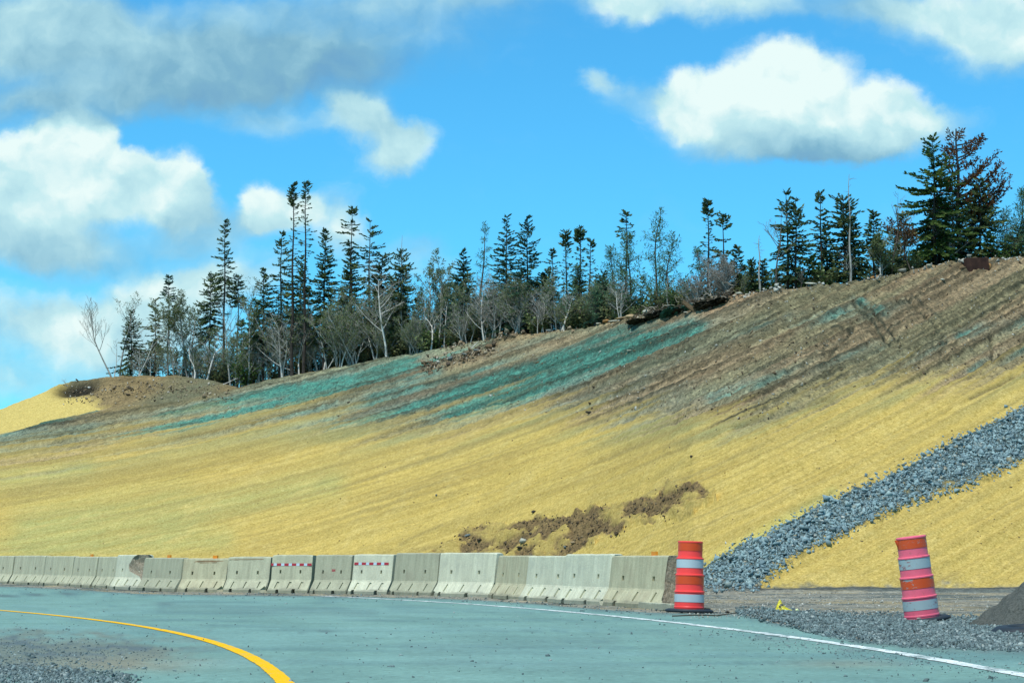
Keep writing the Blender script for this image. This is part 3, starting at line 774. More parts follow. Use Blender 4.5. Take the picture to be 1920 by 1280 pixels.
# ------------------------------------------------------------------ traffic drums
def lathe(prof, seg_=48, x0=0):
    V = []; Fc = []
    for (r, z) in prof:
        for k in range(seg_):
            a = 2 * PI * k / seg_; V.append((r * math.cos(a), r * math.sin(a), z))
    for i in range(len(prof) - 1):
        for k in range(seg_):
            q = i * seg_ + k; q2 = i * seg_ + (k + 1) % seg_
            Fc.append((q, q2, q2 + seg_, q + seg_))
    return V, Fc
def plastic(name, c1, c2, dirt, rough=.42):
    m = NT(name); co = m.coord('Object'); n = m.noise(4, co, 6, .65); n2 = m.noise(18, co, 5, .7)
    c = m.mix(n, c1, c2); c = m.mix(m.ramp(n2, [(.55, 0), (.75, dirt)]), c, (.17, .12, .09))
    m.bump(n, .15, .02); m.out(c, rough, .4)
    return m.m
def band_mat(name, c, chip, ridge=False):
    m = NT(name); co = m.coord('Object'); n = m.noise(9, m.coord('Object', (1, 1, 2.5)), 6, .8); n2 = m.noise(3, co, 3, .6)
    f = m.ramp(m.math('ADD', m.math('MULTIPLY', n, .65), m.math('MULTIPLY', n2, .35)), [(chip, 0), (chip + .02, 1)])
    cc = m.mix(n2, tuple(v * .86 for v in c), tuple(min(1, v * 1.1) for v in c))
    m.out(m.mix(f, cc, (.30, .12, .12) if ridge else (.30, .33, .33)), .38, .5)
    w = m.n.new('ShaderNodeTexWave'); w.bands_direction = 'Z'; w.inputs['Scale'].default_value = 30; m.l.new(co, w.inputs['Vector'])
    m.bump(m.math('ADD', w.outputs['Fac'], m.math('MULTIPLY', n, .5)), .25, .004)
    return m.m
m = NT('black_rubber'); co = m.coord('Object'); mat_rub = m.out(m.mix(m.noise(12, co, 5), (.012, .018, .024), (.035, .045, .05)), .6, .3)
def drum(label, px, py, h, rs_, mats, lean, bend=0):
    X, Y = ground(px, py); root = empty('traffic_drum', (float(X), float(Y), 0.012)); tag(root, label, 'traffic drum', 'orange traffic drums')
    root.rotation_euler = (lean[1], lean[0], R(20))
    r = rs_; tiers = [(0.0, .30, r[0]), (.30, .535, r[1]), (.535, .768, r[2]), (.768, 1.0, r[3])]
    prof = [(r[0] * .98, .012)]
    for k, (z0, z1, rr) in enumerate(tiers):
        z0 *= h; z1 *= h; rn = tiers[k + 1][2] if k < 3 else rr * .96
        if k == 0: prof += [(rr * 1.0, .02), (rr * .995, .055 * h), (rr * 1.012, .065 * h), (rr * 1.012, .078 * h), (rr * .99, .088 * h)]
        prof += [(rr * .99, z0 + .02 if k else z0 + .10 * h), (rr * .978, z1 - .026), (rr * 1.02, z1 - .018), (rr * 1.018, z1 - .004), ((rn + rr) / 2, z1 + .002), (rn * 1.0, z1 + .004)]
    prof[-1] = (r[3] * .93, h - .002); prof += [(r[3] * .80, h - .006), (r[3] * .5, h - .012), (.001, h - .012)]
    V, Fc = lathe(prof); me = np_mesh('body', V, Fc, smooth=False); link('body', me, mats[0], root)
    me.polygons.foreach_set('use_smooth', np.ones(len(Fc), bool)); me.set_sharp_from_angle(angle=R(12))
    zb = [(.125, .235, r[0], 2), (.415, .52, r[1], 2), (.415, .52, r[1], 2), (.63, .75, r[2], 1), (.855, .98, r[3], 1)]
    bands = [(.135, .245, r[0], 2, .99), (.385, .500, r[1], 2, .986), (.620, .750, r[2], 1, .986), (.845, .975, r[3], 1, .986)]
    bands = [(.145, .255, r[0], 2), (.395, .513, r[1], 1), (.625, .745, r[2], 2), (.865, .978, r[3], 1)]
    for (z0, z1, rr, mi) in bands:
        rr = rr * .99 + .0025
        V, Fc = lathe([(rr, z0 * h), (rr - .0015, z1 * h)])
        me = np_mesh('reflective_band', V, Fc, smooth=True); link('reflective_band', me, mats[mi], root)
    # tyre ring base lies flat
    base = link('rubber_base', np_mesh('rubber_base', *lathe([(r[0] * 1.02, .0), (r[0] * 1.5, .0), (r[0] * 1.62, .012), (r[0] * 1.60, .035), (r[0] * 1.4, .052), (r[0] * 1.04, .05), (r[0] * 1.02, 0)]), smooth=True), mats[3], root)
    return root
mO1 = plastic('drum_red', (.93, .048, .045), (1.0, .075, .06), .12)
mB1 = band_mat('band_orange', (.70, .070, .006), .68); mW1 = band_mat('band_silver', (.46, .53, .54), .66)
mO2 = plastic('drum_faded_pink', (.74, .085, .14), (.90, .18, .25), .55)
mB2 = band_mat('band_orange_worn', (.68, .085, .012), .545); mW2 = band_mat('band_silver_worn', (.36, .45, .45), .555, True)
drum('bright orange red traffic drum standing at the broken end of the barriers', 1292, 1149, 1.005, (.214, .203, .193, .176), (mO1, mB1, mW1, mat_rub), (R(1.8), 0))
d2 = drum('leaning faded pink traffic drum with scratched bands, on the grey gravel', 1730, 1166, 1.04, (.214, .205, .194, .182), (mO2, mB2, mW2, mat_rub), (R(-7.0), R(-1.5)))
# torn lip on the upper left of the leaning drum
tb = Tubes(); V = [(-.176, -.04, 1.015), (-.215, -.035, 1.02), (-.178, -.03, .90), (-.170, -.06, .96), (-.172, .02, 1.0), (-.19, .0, .97)]
me = np_mesh('torn_flap', V, [(0, 1, 2, 3), (1, 0, 4, 5), (1, 5, 2, 2)], smooth=False); fl_ = link('torn_flap', me, mB2, d2); fl_.rotation_euler = (0, 0, R(-20))

# ------------------------------------------------------------------ rocks
def rock_shapes(n, seed, npt=13, flat=.7):
    out = []; rs = random.Random(seed)
    for i in range(n):
        bm = bmesh.new(); fz = flat * rs.uniform(.6, 1.1); fy = rs.uniform(.6, .95)
        for k in range(npt):
            v = Vector((rs.gauss(0, 1), rs.gauss(0, 1), rs.gauss(0, 1))).normalized() * rs.uniform(.8, 1.05)
            bm.verts.new((v.x * .5, v.y * .5 * fy, v.z * .5 * fz))
        r = bmesh.ops.convex_hull(bm, input=bm.verts[:])
        bmesh.ops.delete(bm, geom=[e for e in r['geom_interior'] if isinstance(e, bmesh.types.BMVert)], context='VERTS')
        bmesh.ops.triangulate(bm, faces=bm.faces[:]); bm.verts.ensure_lookup_table()
        out.append((np.array([tuple(v.co) for v in bm.verts]), np.array([[v.index for v in f.verts] for f in bm.faces])))
        bm.verts.index_update()
        out[-1] = (np.array([tuple(v.co) for v in bm.verts]), np.array([[v.index for v in f.verts] for f in bm.faces])); bm.free()
    return out
SH = rock_shapes(14, 5, 8, .62); SHB = rock_shapes(8, 15, 22, .75); SHF = rock_shapes(10, 25, 8, .34)

def rot_mats(n, rs, tilt=PI):
    a = rs.uniform(0, 2 * PI, n); b = rs.uniform(-tilt, tilt, n); c = rs.uniform(-tilt, tilt, n)
    def mk(ax_, t):
        M = np.zeros((n, 3, 3)); i, j = [(1, 2), (2, 0), (0, 1)][ax_]; M[:, ax_, ax_] = 1
        M[:, i, i] = np.cos(t); M[:, j, j] = np.cos(t); M[:, i, j] = -np.sin(t); M[:, j, i] = np.sin(t); return M
    return mk(2, a) @ mk(0, b) @ mk(1, c)

def scatter(name, pos, size, shapes, mat, seed, tilt=PI):
    rs = np.random.RandomState(seed); n = len(pos); which = rs.randint(0, len(shapes), n); M = rot_mats(n, rs, tilt)
    Vs = []; Fs = []; Ts = []; off = 0
    for w, (v, f) in enumerate(shapes):
        sel = np.where(which == w)[0]
        if not len(sel): continue
        vv = np.einsum('nij,kj->nki', M[sel], v) * size[sel][:, None, None] + pos[sel][:, None, :]
        ff = f[None] + (off + np.arange(len(sel)) * len(v))[:, None, None]
        Vs.append(vv.reshape(-1, 3)); Fs.append(ff.reshape(-1, 3)); Ts.append(np.repeat(rs.uniform(0, 1, len(sel)), len(f))); off += len(sel) * len(v)
    return link(name, np_mesh(name, np.concatenate(Vs), np.concatenate(Fs), np.concatenate(Ts)), mat)

def stone_mat(name, cols, objrand=False):
    m = NT(name); co = m.coord('Object')
    if objrand: t = m.n.new('ShaderNodeObjectInfo').outputs['Random']
    else: t = m.attr('tone', 'Fac')
    c = m.ramp(t, cols); n = m.noise(14 if not objrand else 5, co, 5, .7)
    m.bump(n, .5, .02)
    return m.out(m.mix(1.0, c, m.ramp(n, [(.3, .65), (.65, 1.2)]), 'MULTIPLY'), .85, .25)
blue_cols = [(0, (.13, .185, .19)), (.35, (.185, .27, .28)), (.7, (.24, .345, .345)), (.93, (.30, .40, .385)), (.97, (.24, .20, .11)), (1, (.50, .52, .46))]
mat_rip = stone_mat('riprap_stone', blue_cols); mat_rip_o = stone_mat('riprap_stone_single', blue_cols, True)
brn_cols = [(0, (.07, .055, .04)), (.4, (.17, .125, .07)), (.7, (.27, .21, .13)), (.92, (.36, .31, .22)), (1, (.50, .48, .40))]
mat_brn = stone_mat('brown_stone', brn_cols); mat_brn_o = stone_mat('brown_stone_single', brn_cols, True)
mat_clod = stone_mat('earth_clod', [(0, (.04, .032, .02)), (.6, (.12, .085, .045)), (1, (.20, .15, .08))])
mat_pale = stone_mat('pale_stone', [(0, (.22, .22, .18)), (.6, (.36, .36, .30)), (1, (.55, .55, .48))])
mat_grav = stone_mat('crushed_gravel', [(0, (.07, .10, .10)), (.5, (.135, .185, .18)), (.85, (.19, .26, .25)), (1, (.33, .38, .35))])

# stone chute: thousands of angular stones, the 300 largest as things of their own
rs = np.random.RandomState(3)
N = 52000
cx_ = rs.uniform(1270, 1990, N); cy_ = rs.uniform(690, 1112, N)
jx_ = cx_ + rs.normal(0, 9, N); jy_ = cy_ + rs.normal(0, 7, N)
ins = inpoly(jx_, jy_, CHUTE)
# thinner towards the lower edge, where straw shows between the stones
low_edge = np.interp(cx_, [1420, 1452, 1507, 1578, 1665, 1730, 1817, 1920, 2000], [1109, 1076, 1037, 1008, 966, 940, 914, 869, 820])
thin = (low_edge - cy_) / 26.0
gap = seg(cx_, cy_, 1700, 922, 1850, 890, 8) * (fbm(cx_ / 30, cy_ / 12, 5) > .45)
ins &= (rs.uniform(0, 1, N) < np.clip(thin + .45, .2, 1)) & (rs.uniform(0, 1, N) > gap * .9)
P = LUT(cx_[ins], cy_[ins]); sz_ = rs.lognormal(math.log(.100), .38, len(P)).clip(.04, .30)
big = np.argsort(-sz_)[:300]; rest = np.setdiff1d(np.arange(len(P)), big)
P[:, 2] += sz_ * .10
st_ = scatter('riprap', P[rest], sz_[rest], SH + SHF, mat_rip, 4); tag(st_, 'bed of small blue grey crushed stone filling the drainage chute on the straw slope', kind='stuff')
rock_me = [np_mesh('riprap_stone', v, f) for v, f in SH + SHF]
rb_me = [np_mesh('boulder', v, f) for v, f in SHB]
for me in rock_me: me.materials.append(mat_rip_o)
for me in rb_me: me.materials.append(mat_brn_o)
for q, i in enumerate(big):
    o = bpy.data.objects.new('riprap_stone', rock_me[q % len(rock_me)]); COL.objects.link(o)
    o.location = P[i] + np.array([0, 0, sz_[i] * .1]); s = sz_[i] * 1.05; o.scale = (s, s, s); o.rotation_euler = rs.uniform(-.9, .9, 2).tolist() + [rs.uniform(0, 6.28)]
    tag(o, 'large blue grey angular stone in the drainage chute', 'stone', 'larger stones in the drainage chute')

# gravel berm round the leaning drum
def ground_pts(n, xr, yr, f, seed):
    rs = np.random.RandomState(seed); x = rs.uniform(*xr, n); y = rs.uniform(*yr, n); k = f(x, y, rs)
    X, Y = ground(x[k], y[k]); return X, Y, x[k], y[k], rs
def berm(x, y, rs):
    c = np.interp(x, [1380, 1450, 1530, 1600, 1750, 1900, 1960], [1150, 1156, 1168, 1176, 1184, 1190, 1196]); w = np.interp(x, [1380, 1450, 1560, 1700, 1960], [4, 9, 20, 27, 28])
    return np.abs(y - c) + rs.uniform(-8, 8, len(x)) < w
X, Y, x_, y_, rs = ground_pts(30000, (1380, 1960), (1140, 1224), berm, 21)
c_ = np.interp(x_, [1380, 1450, 1530, 1600, 1750, 1900, 1960], [1150, 1156, 1168, 1176, 1184, 1190, 1196])
hz = .035 * np.exp(-((y_ - c_) / 16) ** 2) * (.5 + fbm(X * 2, Y * 2, 3)); s_ = rs.lognormal(math.log(.040), .38, len(X)).clip(.015, .12)
tag(scatter('gravel', np.stack([X, Y, hz + .01], -1), s_, SH + SHF, mat_grav, 22), 'low bank of blue grey crushed gravel around the leaning drum', kind='stuff')
# near left gravel patch
def nl(x, y, rs): return (x < np.interp(y, [1245, 1262, 1275, 1300], [40, 210, 245, 250]) + rs.uniform(-40, 30, len(x))) & (y > 1250 + rs.uniform(-8, 10, len(x)) + x * .03)
X, Y, x_, y_, rs = ground_pts(9000, (-80, 290), (1240, 1330), nl, 31)
s_ = rs.lognormal(math.log(.026), .4, len(X)).clip(.01, .07)
tag(scatter('loose_gravel', np.stack([X, Y, .012 + 0 * X], -1), s_, SH + SHF, mat_grav, 32), 'loose blue grey gravel spilled on the near left shoulder', kind='stuff')
# scattered grit on road: strips along barrier foot, along white line, dirt on the left
def gr(x, y, rs):
    yb = np.interp(x, np.array(EDGE)[:, 0], np.array(EDGE)[:, 1]); wl_ = np.interp(x, [p[0] for p in WHT], [p[1] for p in WHT])
    p = .55 * np.exp(-((y - yb - 1) / 5) ** 2) + .5 * np.exp(-(((x - 1560) / 230) ** 2)) * np.exp(-((y - wl_ - 12) / 14) ** 2) + .35 * np.exp(-((x - 1800) / 190) ** 2) * np.exp(-((y - wl_ + 6) / 16) ** 2) \
        + 1.0 * np.exp(-(((x - 30) / 190) ** 2 + ((y - 1228) / 30) ** 2)) + .5 * np.exp(-(((x - 40) / 230) ** 2 + ((y - 1250) / 16) ** 2)) + .03
    p = p + .55 * (y < yb) * (y > yb - 14)
    return (rs.uniform(0, 1, len(x)) < p) & (y > yb - 12)
X, Y, x_, y_, rs = ground_pts(34000, (-40, 1960), (1090, 1285), gr, 41)
s_ = (rs.lognormal(math.log(.019), .5, len(X)) * (Y / 22) ** .5).clip(.006, .09)
tag(scatter('road_grit', np.stack([X, Y, .010 + 0 * X], -1), s_, SH, mat_grav, 42), 'scattered grit and small stones on the asphalt', kind='stuff')
# gravel of the haul track: scattered stones
X, Y, x_, y_, rs = ground_pts(7000, (1290, 1960), (1106, 1160), lambda x, y, rs: rs.uniform(0, 1, len(x)) < .25 + .75 * (fbm(x / 120, y / 4, 9) > .55), 51)
s_ = rs.lognormal(math.log(.028), .4, len(X)).clip(.012, .12)
tag(scatter('track_gravel', np.stack([X, Y, .0 + .02 * (fbm(X, Y, 3))], -1), s_, SH + SHF, mat_pale, 52), 'brown gravel strewn over the flat haul track', kind='stuff')

# loose stones and clods on the bare upper slope
rs = np.random.RandomState(61)
N = 7000; x = rs.uniform(0, 1940, N); y = rs.uniform(480, 830, N)
Lx_ = [0, 130, 230, 400, 500, 640, 720, 800, 860, 930, 1000, 1080, 1250, 1420, 1500, 1600, 1750, 1920]; Ly_ = [840, 836, 816, 788, 776, 782, 790, 802, 790, 770, 758, 772, 775, 785, 755, 722, 712, 680]
SHx = [p[0] for p in SHOULD]; SHy = [p[1] for p in SHOULD]
k = (y < np.interp(x, Lx_, Ly_) + rs.normal(0, 10, N)) & (y > np.interp(x, SHx, SHy) + 1) & (rs.uniform(0, 1, N) < np.interp(x, [0, 800, 1100, 1900], [.25, .4, .8, 1]))
P = LUT(x[k], y[k]); s_ = rs.lognormal(math.log(.055), .45, len(P)).clip(.02, .2)
pl = rs.uniform(0, 1, len(P)) < .30
tag(scatter('loose_stones', P[pl] + [0, 0, .01], s_[pl], SH, mat_pale, 62), 'pale loose stones strewn over the bare brown upper slope', kind='stuff')
tag(scatter('earth_clods', P[~pl], s_[~pl] * 1.3, SH, mat_clod, 63), 'brown earth clods on the bare upper slope', kind='stuff')
# clods in the slump and a few on the straw
N = 2600; x = rs.uniform(790, 1360, N); y = rs.uniform(900, 1045, N); k = inpoly(x + rs.uniform(-10, 10, N), y + rs.uniform(-6, 6, N), EROS) & (fbm(x / 34, (y + streak(x)) / 14, 44) > .44)
P = LUT(x[k], y[k]); s_ = rs.lognormal(math.log(.075), .45, len(P)).clip(.03, .25)
tag(scatter('slump_clods', P + [0, 0, .01], s_, SH, mat_clod, 64), 'dark brown clods in the slump of bare earth above the barriers', kind='stuff')
N = 420; x = rs.uniform(0, 1930, N); y = rs.uniform(800, 1040, N); k = ~inpoly(x, y, CHUTE) & (y > np.interp(x, Lx_, Ly_) + 12)
P = LUT(x[k], y[k]); tag(scatter('straw_clods', P, rs.lognormal(math.log(.05), .4, len(P)), SH, mat_clod, 65), 'small dark clods dotted over the straw mulch', kind='stuff')
# rubble at the skyline, brown mound debris
def strip(n, path, w, seed, smed, mats, name, label, smax=.4, shapes=None):
    rs = np.random.RandomState(seed); p = np.array(path, float); s = np.concatenate([[0], np.cumsum(np.hypot(*np.diff(p, axis=0).T))]); t = rs.uniform(0, s[-1], n)
    x = np.interp(t, s, p[:, 0]) + rs.normal(0, 3, n); y = np.interp(t, s, p[:, 1]) + rs.normal(0, w, n)
    P = LUT(x, y); sz = rs.lognormal(math.log(smed), .5, n).clip(.03, smax)
    P[:, 2] += rs.uniform(0, .5, n) * sz
    tag(scatter(name, P, sz, shapes or (SH + SHF), mats, seed), label, kind='stuff'); return P
strip(800, [(828, 650), (880, 640), (950, 628), (1010, 617), (1110, 606)], 4.0, 71, .12, mat_brn, 'rubble', 'strip of brown rubble along the crest below the birches')
strip(520, [(790, 690), (840, 678), (880, 668), (930, 655)], 5.5, 72, .10, mat_brn, 'slope_rubble', 'spill of brown broken rock just below the crest rubble')
strip(500, [(1180, 596), (1230, 584), (1300, 566), (1400, 545)], 7, 73, .12, mat_brn, 'crest_debris', 'earth and stone debris round the stump pile at the crest')
strip(500, [(120, 742), (200, 735), (300, 730), (430, 735)], 10, 74, .10, mat_brn, 'mound_stones', 'brown stones over the small earth mound at the left')
strip(420, [(1400, 548), (1560, 530), (1720, 505), (1780, 488), (1920, 482)], 5, 75, .09, mat_pale, 'crest_stones', 'pale stones along the brown crest at the right')
def skyline_boulders(spec, group):
    for (px, py, s, fl, label, mt) in spec:
        x, y, z = on_slope(px, py); me = np_mesh('boulder', *random.choice(SHB)); me.materials.append(mt)
        o = bpy.data.objects.new('boulder', me); COL.objects.link(o); o.location = (x, y, z + s * fl * .25); o.scale = (s, s, s * fl); o.rotation_euler = (random.uniform(-.3, .3), random.uniform(-.3, .3), random.uniform(0, 6.28))
        tag(o, label, 'boulder', group)
def plainrock(name, c):
    m = NT(name); co = m.coord('Object'); n = m.noise(4, co, 6, .7); m.bump(n, .6, .05)
    return m.out(m.ramp(n, [(.3, tuple(v * .55 for v in c)), (.5, c), (.72, tuple(min(1, v * 1.4) for v in c))]), .9, .2)
rkB = plainrock('rock_brown', (.16, .11, .06)); rkT = plainrock('rock_tan', (.36, .27, .15)); rkP = plainrock('rock_pale', (.42, .42, .33)); rkG = plainrock('rock_grey', (.15, .18, .17)); rkO = plainrock('rock_orange', (.35, .19, .07)); rkD = plainrock('rock_dark', (.05, .045, .035))
skyline_boulders([(918, 656, .52, .7, 'round brown boulder at the right end of the lower rubble spill', rkB), (872, 668, .42, .5, 'dark grey boulder left of the round brown one', rkG), (845, 676, .40, .6, 'grey brown boulder in the middle of the lower rubble spill', rkG),
    (895, 661, .36, .6, 'small grey boulder touching the round brown one', rkG), (1000, 612, .34, .7, 'dark boulder on the crest under the branching birches', rkD), (1029, 611, .3, .6, 'blue grey boulder on the crest rubble', rkG),
    (1122, 604, .38, .4, 'small grey slab on the bare crest, right of the rubble strip', rkP), (1137, 598, .40, .7, 'dark boulder between the pale slabs of the crest', rkO), (1165, 589, .62, .32, 'long tan slab tilted along the crest', rkT),
    (1150, 594, .42, .35, 'pale flat slab on the crest', rkP), (1185, 598, .75, .35, 'long orange tan slab lying below the crest', rkT), (1213, 586, .36, .8, 'pale angular boulder left of the stump pile', rkP),
    (1182, 606, .28, .5, 'small tan boulder under the tan slab', rkT), (1287, 588, .28, .4, 'small white stone below the stump pile', rkP), (1386, 548, .36, .6, 'pale grey boulder right of the stump pile', rkP),
    (1522, 534, .50, .3, 'pale flat stone on the brown crest', rkP), (1636, 516, .26, .8, 'small yellow brown rock at the crest, left of a pair', rkO), (1645, 515, .22, .8, 'small yellow brown rock at the crest, right of a pair', rkO),
    (1768, 529, .24, .7, 'grey stone alone on the brown slope under the big spruces', rkP), (1742, 503, .34, .5, 'pale stone at the foot of the big spruces', rkP), (1000, 963, .22, .95, 'round dark boulder at the top of the earth slump', rkD),
    (877, 1007, .26, .6, 'pale grey stone at the left of the earth slump', rkG), (980, 1018, .30, .8, 'pale boulder low in the earth slump', rkP), (975, 1030, .22, .8, 'dark reddish boulder at the foot of the slump', rkD), (1075, 1022, .24, .6, 'pinkish tan stone low in the slump', rkT),
    (818, 930, .14, 1, 'small green grey stone alone on the straw', rkG), (1060, 1030, .2, .6, 'grey stone by the pinkish one in the slump', rkG), (1105, 775, .0001 + .34, .4, 'dark brown clod of earth at the edge of the straw', rkD), (1180, 660, .26, .4, 'pale stone on the green dyed slope', rkP)], 'boulders on the hillside')

# ------------------------------------------------------------------ stump pile at the crest
x, y, z = on_slope(1285, 577)
root = empty('brush_pile', (x, y, z - .1)); tag(root, 'heap of torn roots and turf with green dye on the crest, dark hollow below', 'brush pile')
rs_ = random.Random(8)
def lump(w, d, h, seed, oct_=4):
    bm = bmesh.new(); bmesh.ops.create_icosphere(bm, subdivisions=5, radius=1)
    for v in bm.verts:
        n = fbm(np.array([v.co.x * 2.4 + seed]), np.array([v.co.y * 2.4 + v.co.z * 2.1]), seed)[0]; n2 = fbm(np.array([v.co.x * 7 + seed]), np.array([v.co.z * 7 + v.co.y * 5]), seed + 1)[0]
        v.co *= .38 + 1.0 * n + .8 * (n2 - .5)
        v.co = Vector((v.co.x * w, v.co.y * d, v.co.z * h))
    return bm
m = NT('turf_green'); co = m.coord('Object'); n = m.noise(7, co, 6, .75); m.bump(n, 1, .08)
mat_turf = m.out(m.ramp(n, [(.3, (.02, .025, .018)), (.45, (.035, .11, .085)), (.6, (.06, .19, .14)), (.75, (.16, .21, .12))]), 1, .05)
m = NT('turf_dark'); co = m.coord('Object'); n = m.noise(9, co, 6, .75); m.bump(n, 1, .06)
mat_turfd = m.out(m.ramp(n, [(.35, (.012, .012, .012)), (.55, (.045, .045, .03)), (.75, (.13, .12, .07))]), 1, .05)
SC = y / F
for (nm, px, py, w, h, mt, sd) in [('turf', 1268, 577, 26, 8, mat_turf, 3), ('turf', 1280, 571, 18, 7, mat_turfd, 13), ('turf', 1252, 582, 16, 7, mat_turf, 14), ('turf', 1300, 562, 22, 8, mat_turf, 4), ('turf', 1235, 581, 26, 9, mat_turfd, 5), ('soil', 1325, 565, 24, 12, mat_turfd, 6), ('turf', 1350, 556, 26, 7, mat_turfd, 7), ('soil', 1205, 592, 26, 6, mat_turfd, 9)]:
    xq, yq, zq = on_slope(px, py + 6)
    o = link(nm, bm_mesh(nm, lump(w * SC, .8, h * SC, sd)), mt, root); o.location = (xq - x, yq - y + .1, zq - z + h * SC * .05)
tb = Tubes(); SPOT = {}
for q in range(170):
    qx = rs_.uniform(1195, 1375); qk = int((qx - 1190) / 10); 
    if qk not in SPOT: SPOT[qk] = on_slope(1195 + qk * 10, float(np.interp(qx, SHx, SHy)) + 7)
    p = Vector(SPOT[qk]) - Vector((x, y, z - .1)); p += Vector(((qx - 1195 - qk * 10) * SC, rs_.uniform(-.5, .4), rs_.uniform(.0, .28)))
    d = Vector((rs_.gauss(0, 1), rs_.gauss(-.3, .6), rs_.gauss(-.05, .45))).normalized(); pts = [p]
    for w in range(4):
        pts.append(pts[-1] + d * rs_.uniform(.05, .12)); d = (d + Vector((rs_.gauss(0, .4), rs_.gauss(0, .4), rs_.gauss(-.1, .4)))).normalized()
    tb.tube(pts, [.018, .015, .011, .008, .004], 4, rs_.random())
m = NT('root_wood'); mat_root = m.out(m.ramp(m.attr('tone', 'Fac'), [(0, (.04, .035, .025)), (.6, (.12, .10, .07)), (1, (.36, .33, .26))]), .9, .1)
link('roots', tb.mesh('roots'), mat_root, root)
b = bmesh.new(); add_box(b, 0, 0, 0, .6, .25, .12, Matrix.Rotation(R(38), 4, 'Y')); bmesh.ops.bevel(b, geom=b.edges[:], offset=.02)
x2, y2, z2 = on_slope(1292, 586); o = link('log', bm_mesh('log', b), rkB); o.location = (x2, y2 - .3, z2 + .14); tag(o, 'short reddish brown log end leaning out under the stump pile', 'log')
# dark block at the crest on the right
x, y, z = on_slope(1826, 497); z -= .22; y -= .1
b = bmesh.new(); vs = add_box(b, 0, 0, .12, .80, .6, .58)
for v in vs:
    if v.co.z > 0: v.co.x *= .94
    v.co.z += v.co.x * .05
bmesh.ops.bevel(b, geom=b.edges[:], offset=.02, segments=2)
m = NT('dark_rust'); co = m.coord('Object'); n = m.noise(5, co, 6, .7); mat_dr = m.out(m.ramp(n, [(.3, (.022, .014, .012)), (.6, (.06, .032, .024)), (.8, (.14, .07, .04))]), .9, .1)
root = empty('rock_block', (x, y, z), R(8)); tag(root, 'dark reddish brown square block set into the crest under the dying spruce', 'block'); link('block', bm_mesh('block', b), mat_dr, root)
o = bpy.data.objects.new('side_rock', np_mesh('side_rock', *SHB[2])); COL.objects.link(o); o.data.materials.append(rkO); o.parent = root; o.location = (.46, -.1, .1); o.scale = (.2, .4, .5)
o = bpy.data.objects.new('side_rock', np_mesh('side_rock', *SHB[4])); COL.objects.link(o); o.data.materials.append(rkB); o.parent = root; o.location = (-.5, -.1, .05); o.scale = (.35, .5, .6)

# ------------------------------------------------------------------ yellow bag, dark pile, spare drum base
X, Y = ground(1466, 1147); root = empty('plastic_bag', (float(X), float(Y), 0.0)); tag(root, 'crumpled yellow plastic bag with black patches lying on the gravel', 'bag')
bm = bmesh.new(); bmesh.ops.create_icosphere(bm, subdivisions=4, radius=1)
for v in bm.verts:
    c = v.co.copy(); n = fbm(np.array([c.x * 3 + 9]), np.array([c.z * 3 + c.y * 2.4]), 77)[0]; r = .75 + .5 * n
    top = max(0, c.z); w = (1 - .78 * top ** .8); sk = max(0, c.x) * (1 - top)
    v.co = Vector((c.x * .11 * w * r + sk * .09 - .02 + .0 * top, c.y * .09 * w * r, max(-.02, c.z) * .15 * r * (1 - .45 * max(0, c.x)) + top * .02 + .01))
m = NT('yellow_plastic'); co = m.coord('Object'); n = m.noise(13, co, 4, .6); m.bump(m.noise(30, co, 3), .7, .02)
mat_bag = m.out(m.ramp(n, [(.40, (.02, .025, .01)), (.46, (.45, .40, .01)), (.6, (.72, .62, .02)), (.75, (.55, .36, .01))]), .35, .5)
me = bm_mesh('bag_body', bm); me.polygons.foreach_set('use_smooth', np.ones(len(me.polygons), bool)); link('bag_body', me, mat_bag, root)
tb = Tubes(); tb.tube([(.17, -.02, .02), (.22, -.03, .035), (.25, 0, .02)], [.012, .02, .004], 5, 1); m = NT('pale_yellow'); link('torn_strip', tb.mesh('torn_strip'), m.out((.75, .80, .40), .4, .4), root)

X, Y = ground(2028, 1180)
n_ = 90; uu = np.linspace(-1, 1, n_); U, V_ = np.meshgrid(uu, uu); rr = np.hypot(U, V_)
hgt = np.clip(1 - rr, 0, 1) ** 1.0 * 1.0; hgt = hgt * (.90 + .5 * (fbm(U * 3, V_ * 3, 5) - .5)) + (rr < .97) * (fbm(U * 12, V_ * 12, 6) - .5) * .12
hgt = np.where(rr > .97, -.05, hgt)
Vp = np.stack([U * 1.12, V_ * 1.12, hgt], -1).reshape(-1, 3); ii = np.arange(n_ * n_).reshape(n_, n_)
Fp = np.stack([ii[:-1, :-1], ii[:-1, 1:], ii[1:, 1:], ii[1:, :-1]], -1).reshape(-1, 4)
m = NT('dark_grit'); co = m.coord('Object'); n = m.noise(38, co, 5, .8); n2 = m.noise(6, co, 5, .7); m.bump(m.math('ADD', n, n2), .9, .03)
o = link('gravel_pile', np_mesh('gravel_pile', Vp, Fp, smooth=True), m.out(m.mix(n2, m.ramp(n, [(.3, (.035, .04, .036)), (.6, (.12, .13, .115))]), m.ramp(n, [(.3, (.06, .065, .055)), (.65, (.18, .185, .155))])), 1, .05))
o.location = (float(X), float(Y) + .55, 0); tag(o, 'steep pile of dark grey grit at the right edge', 'gravel pile')
X, Y = ground(1925, 1192); o = link('rubber_ring', np_mesh('rubber_ring', *lathe([(.16, .0), (.30, .0), (.35, .012), (.35, .04), (.30, .075), (.2, .08), (.16, .06), (.16, 0)]), smooth=True), mat_rub); o.location = (float(X), float(Y), .03); o.rotation_euler = (R(2), R(-3), 0)
tag(o, 'black rubber drum base lying in the gravel at the right edge', 'drum base')
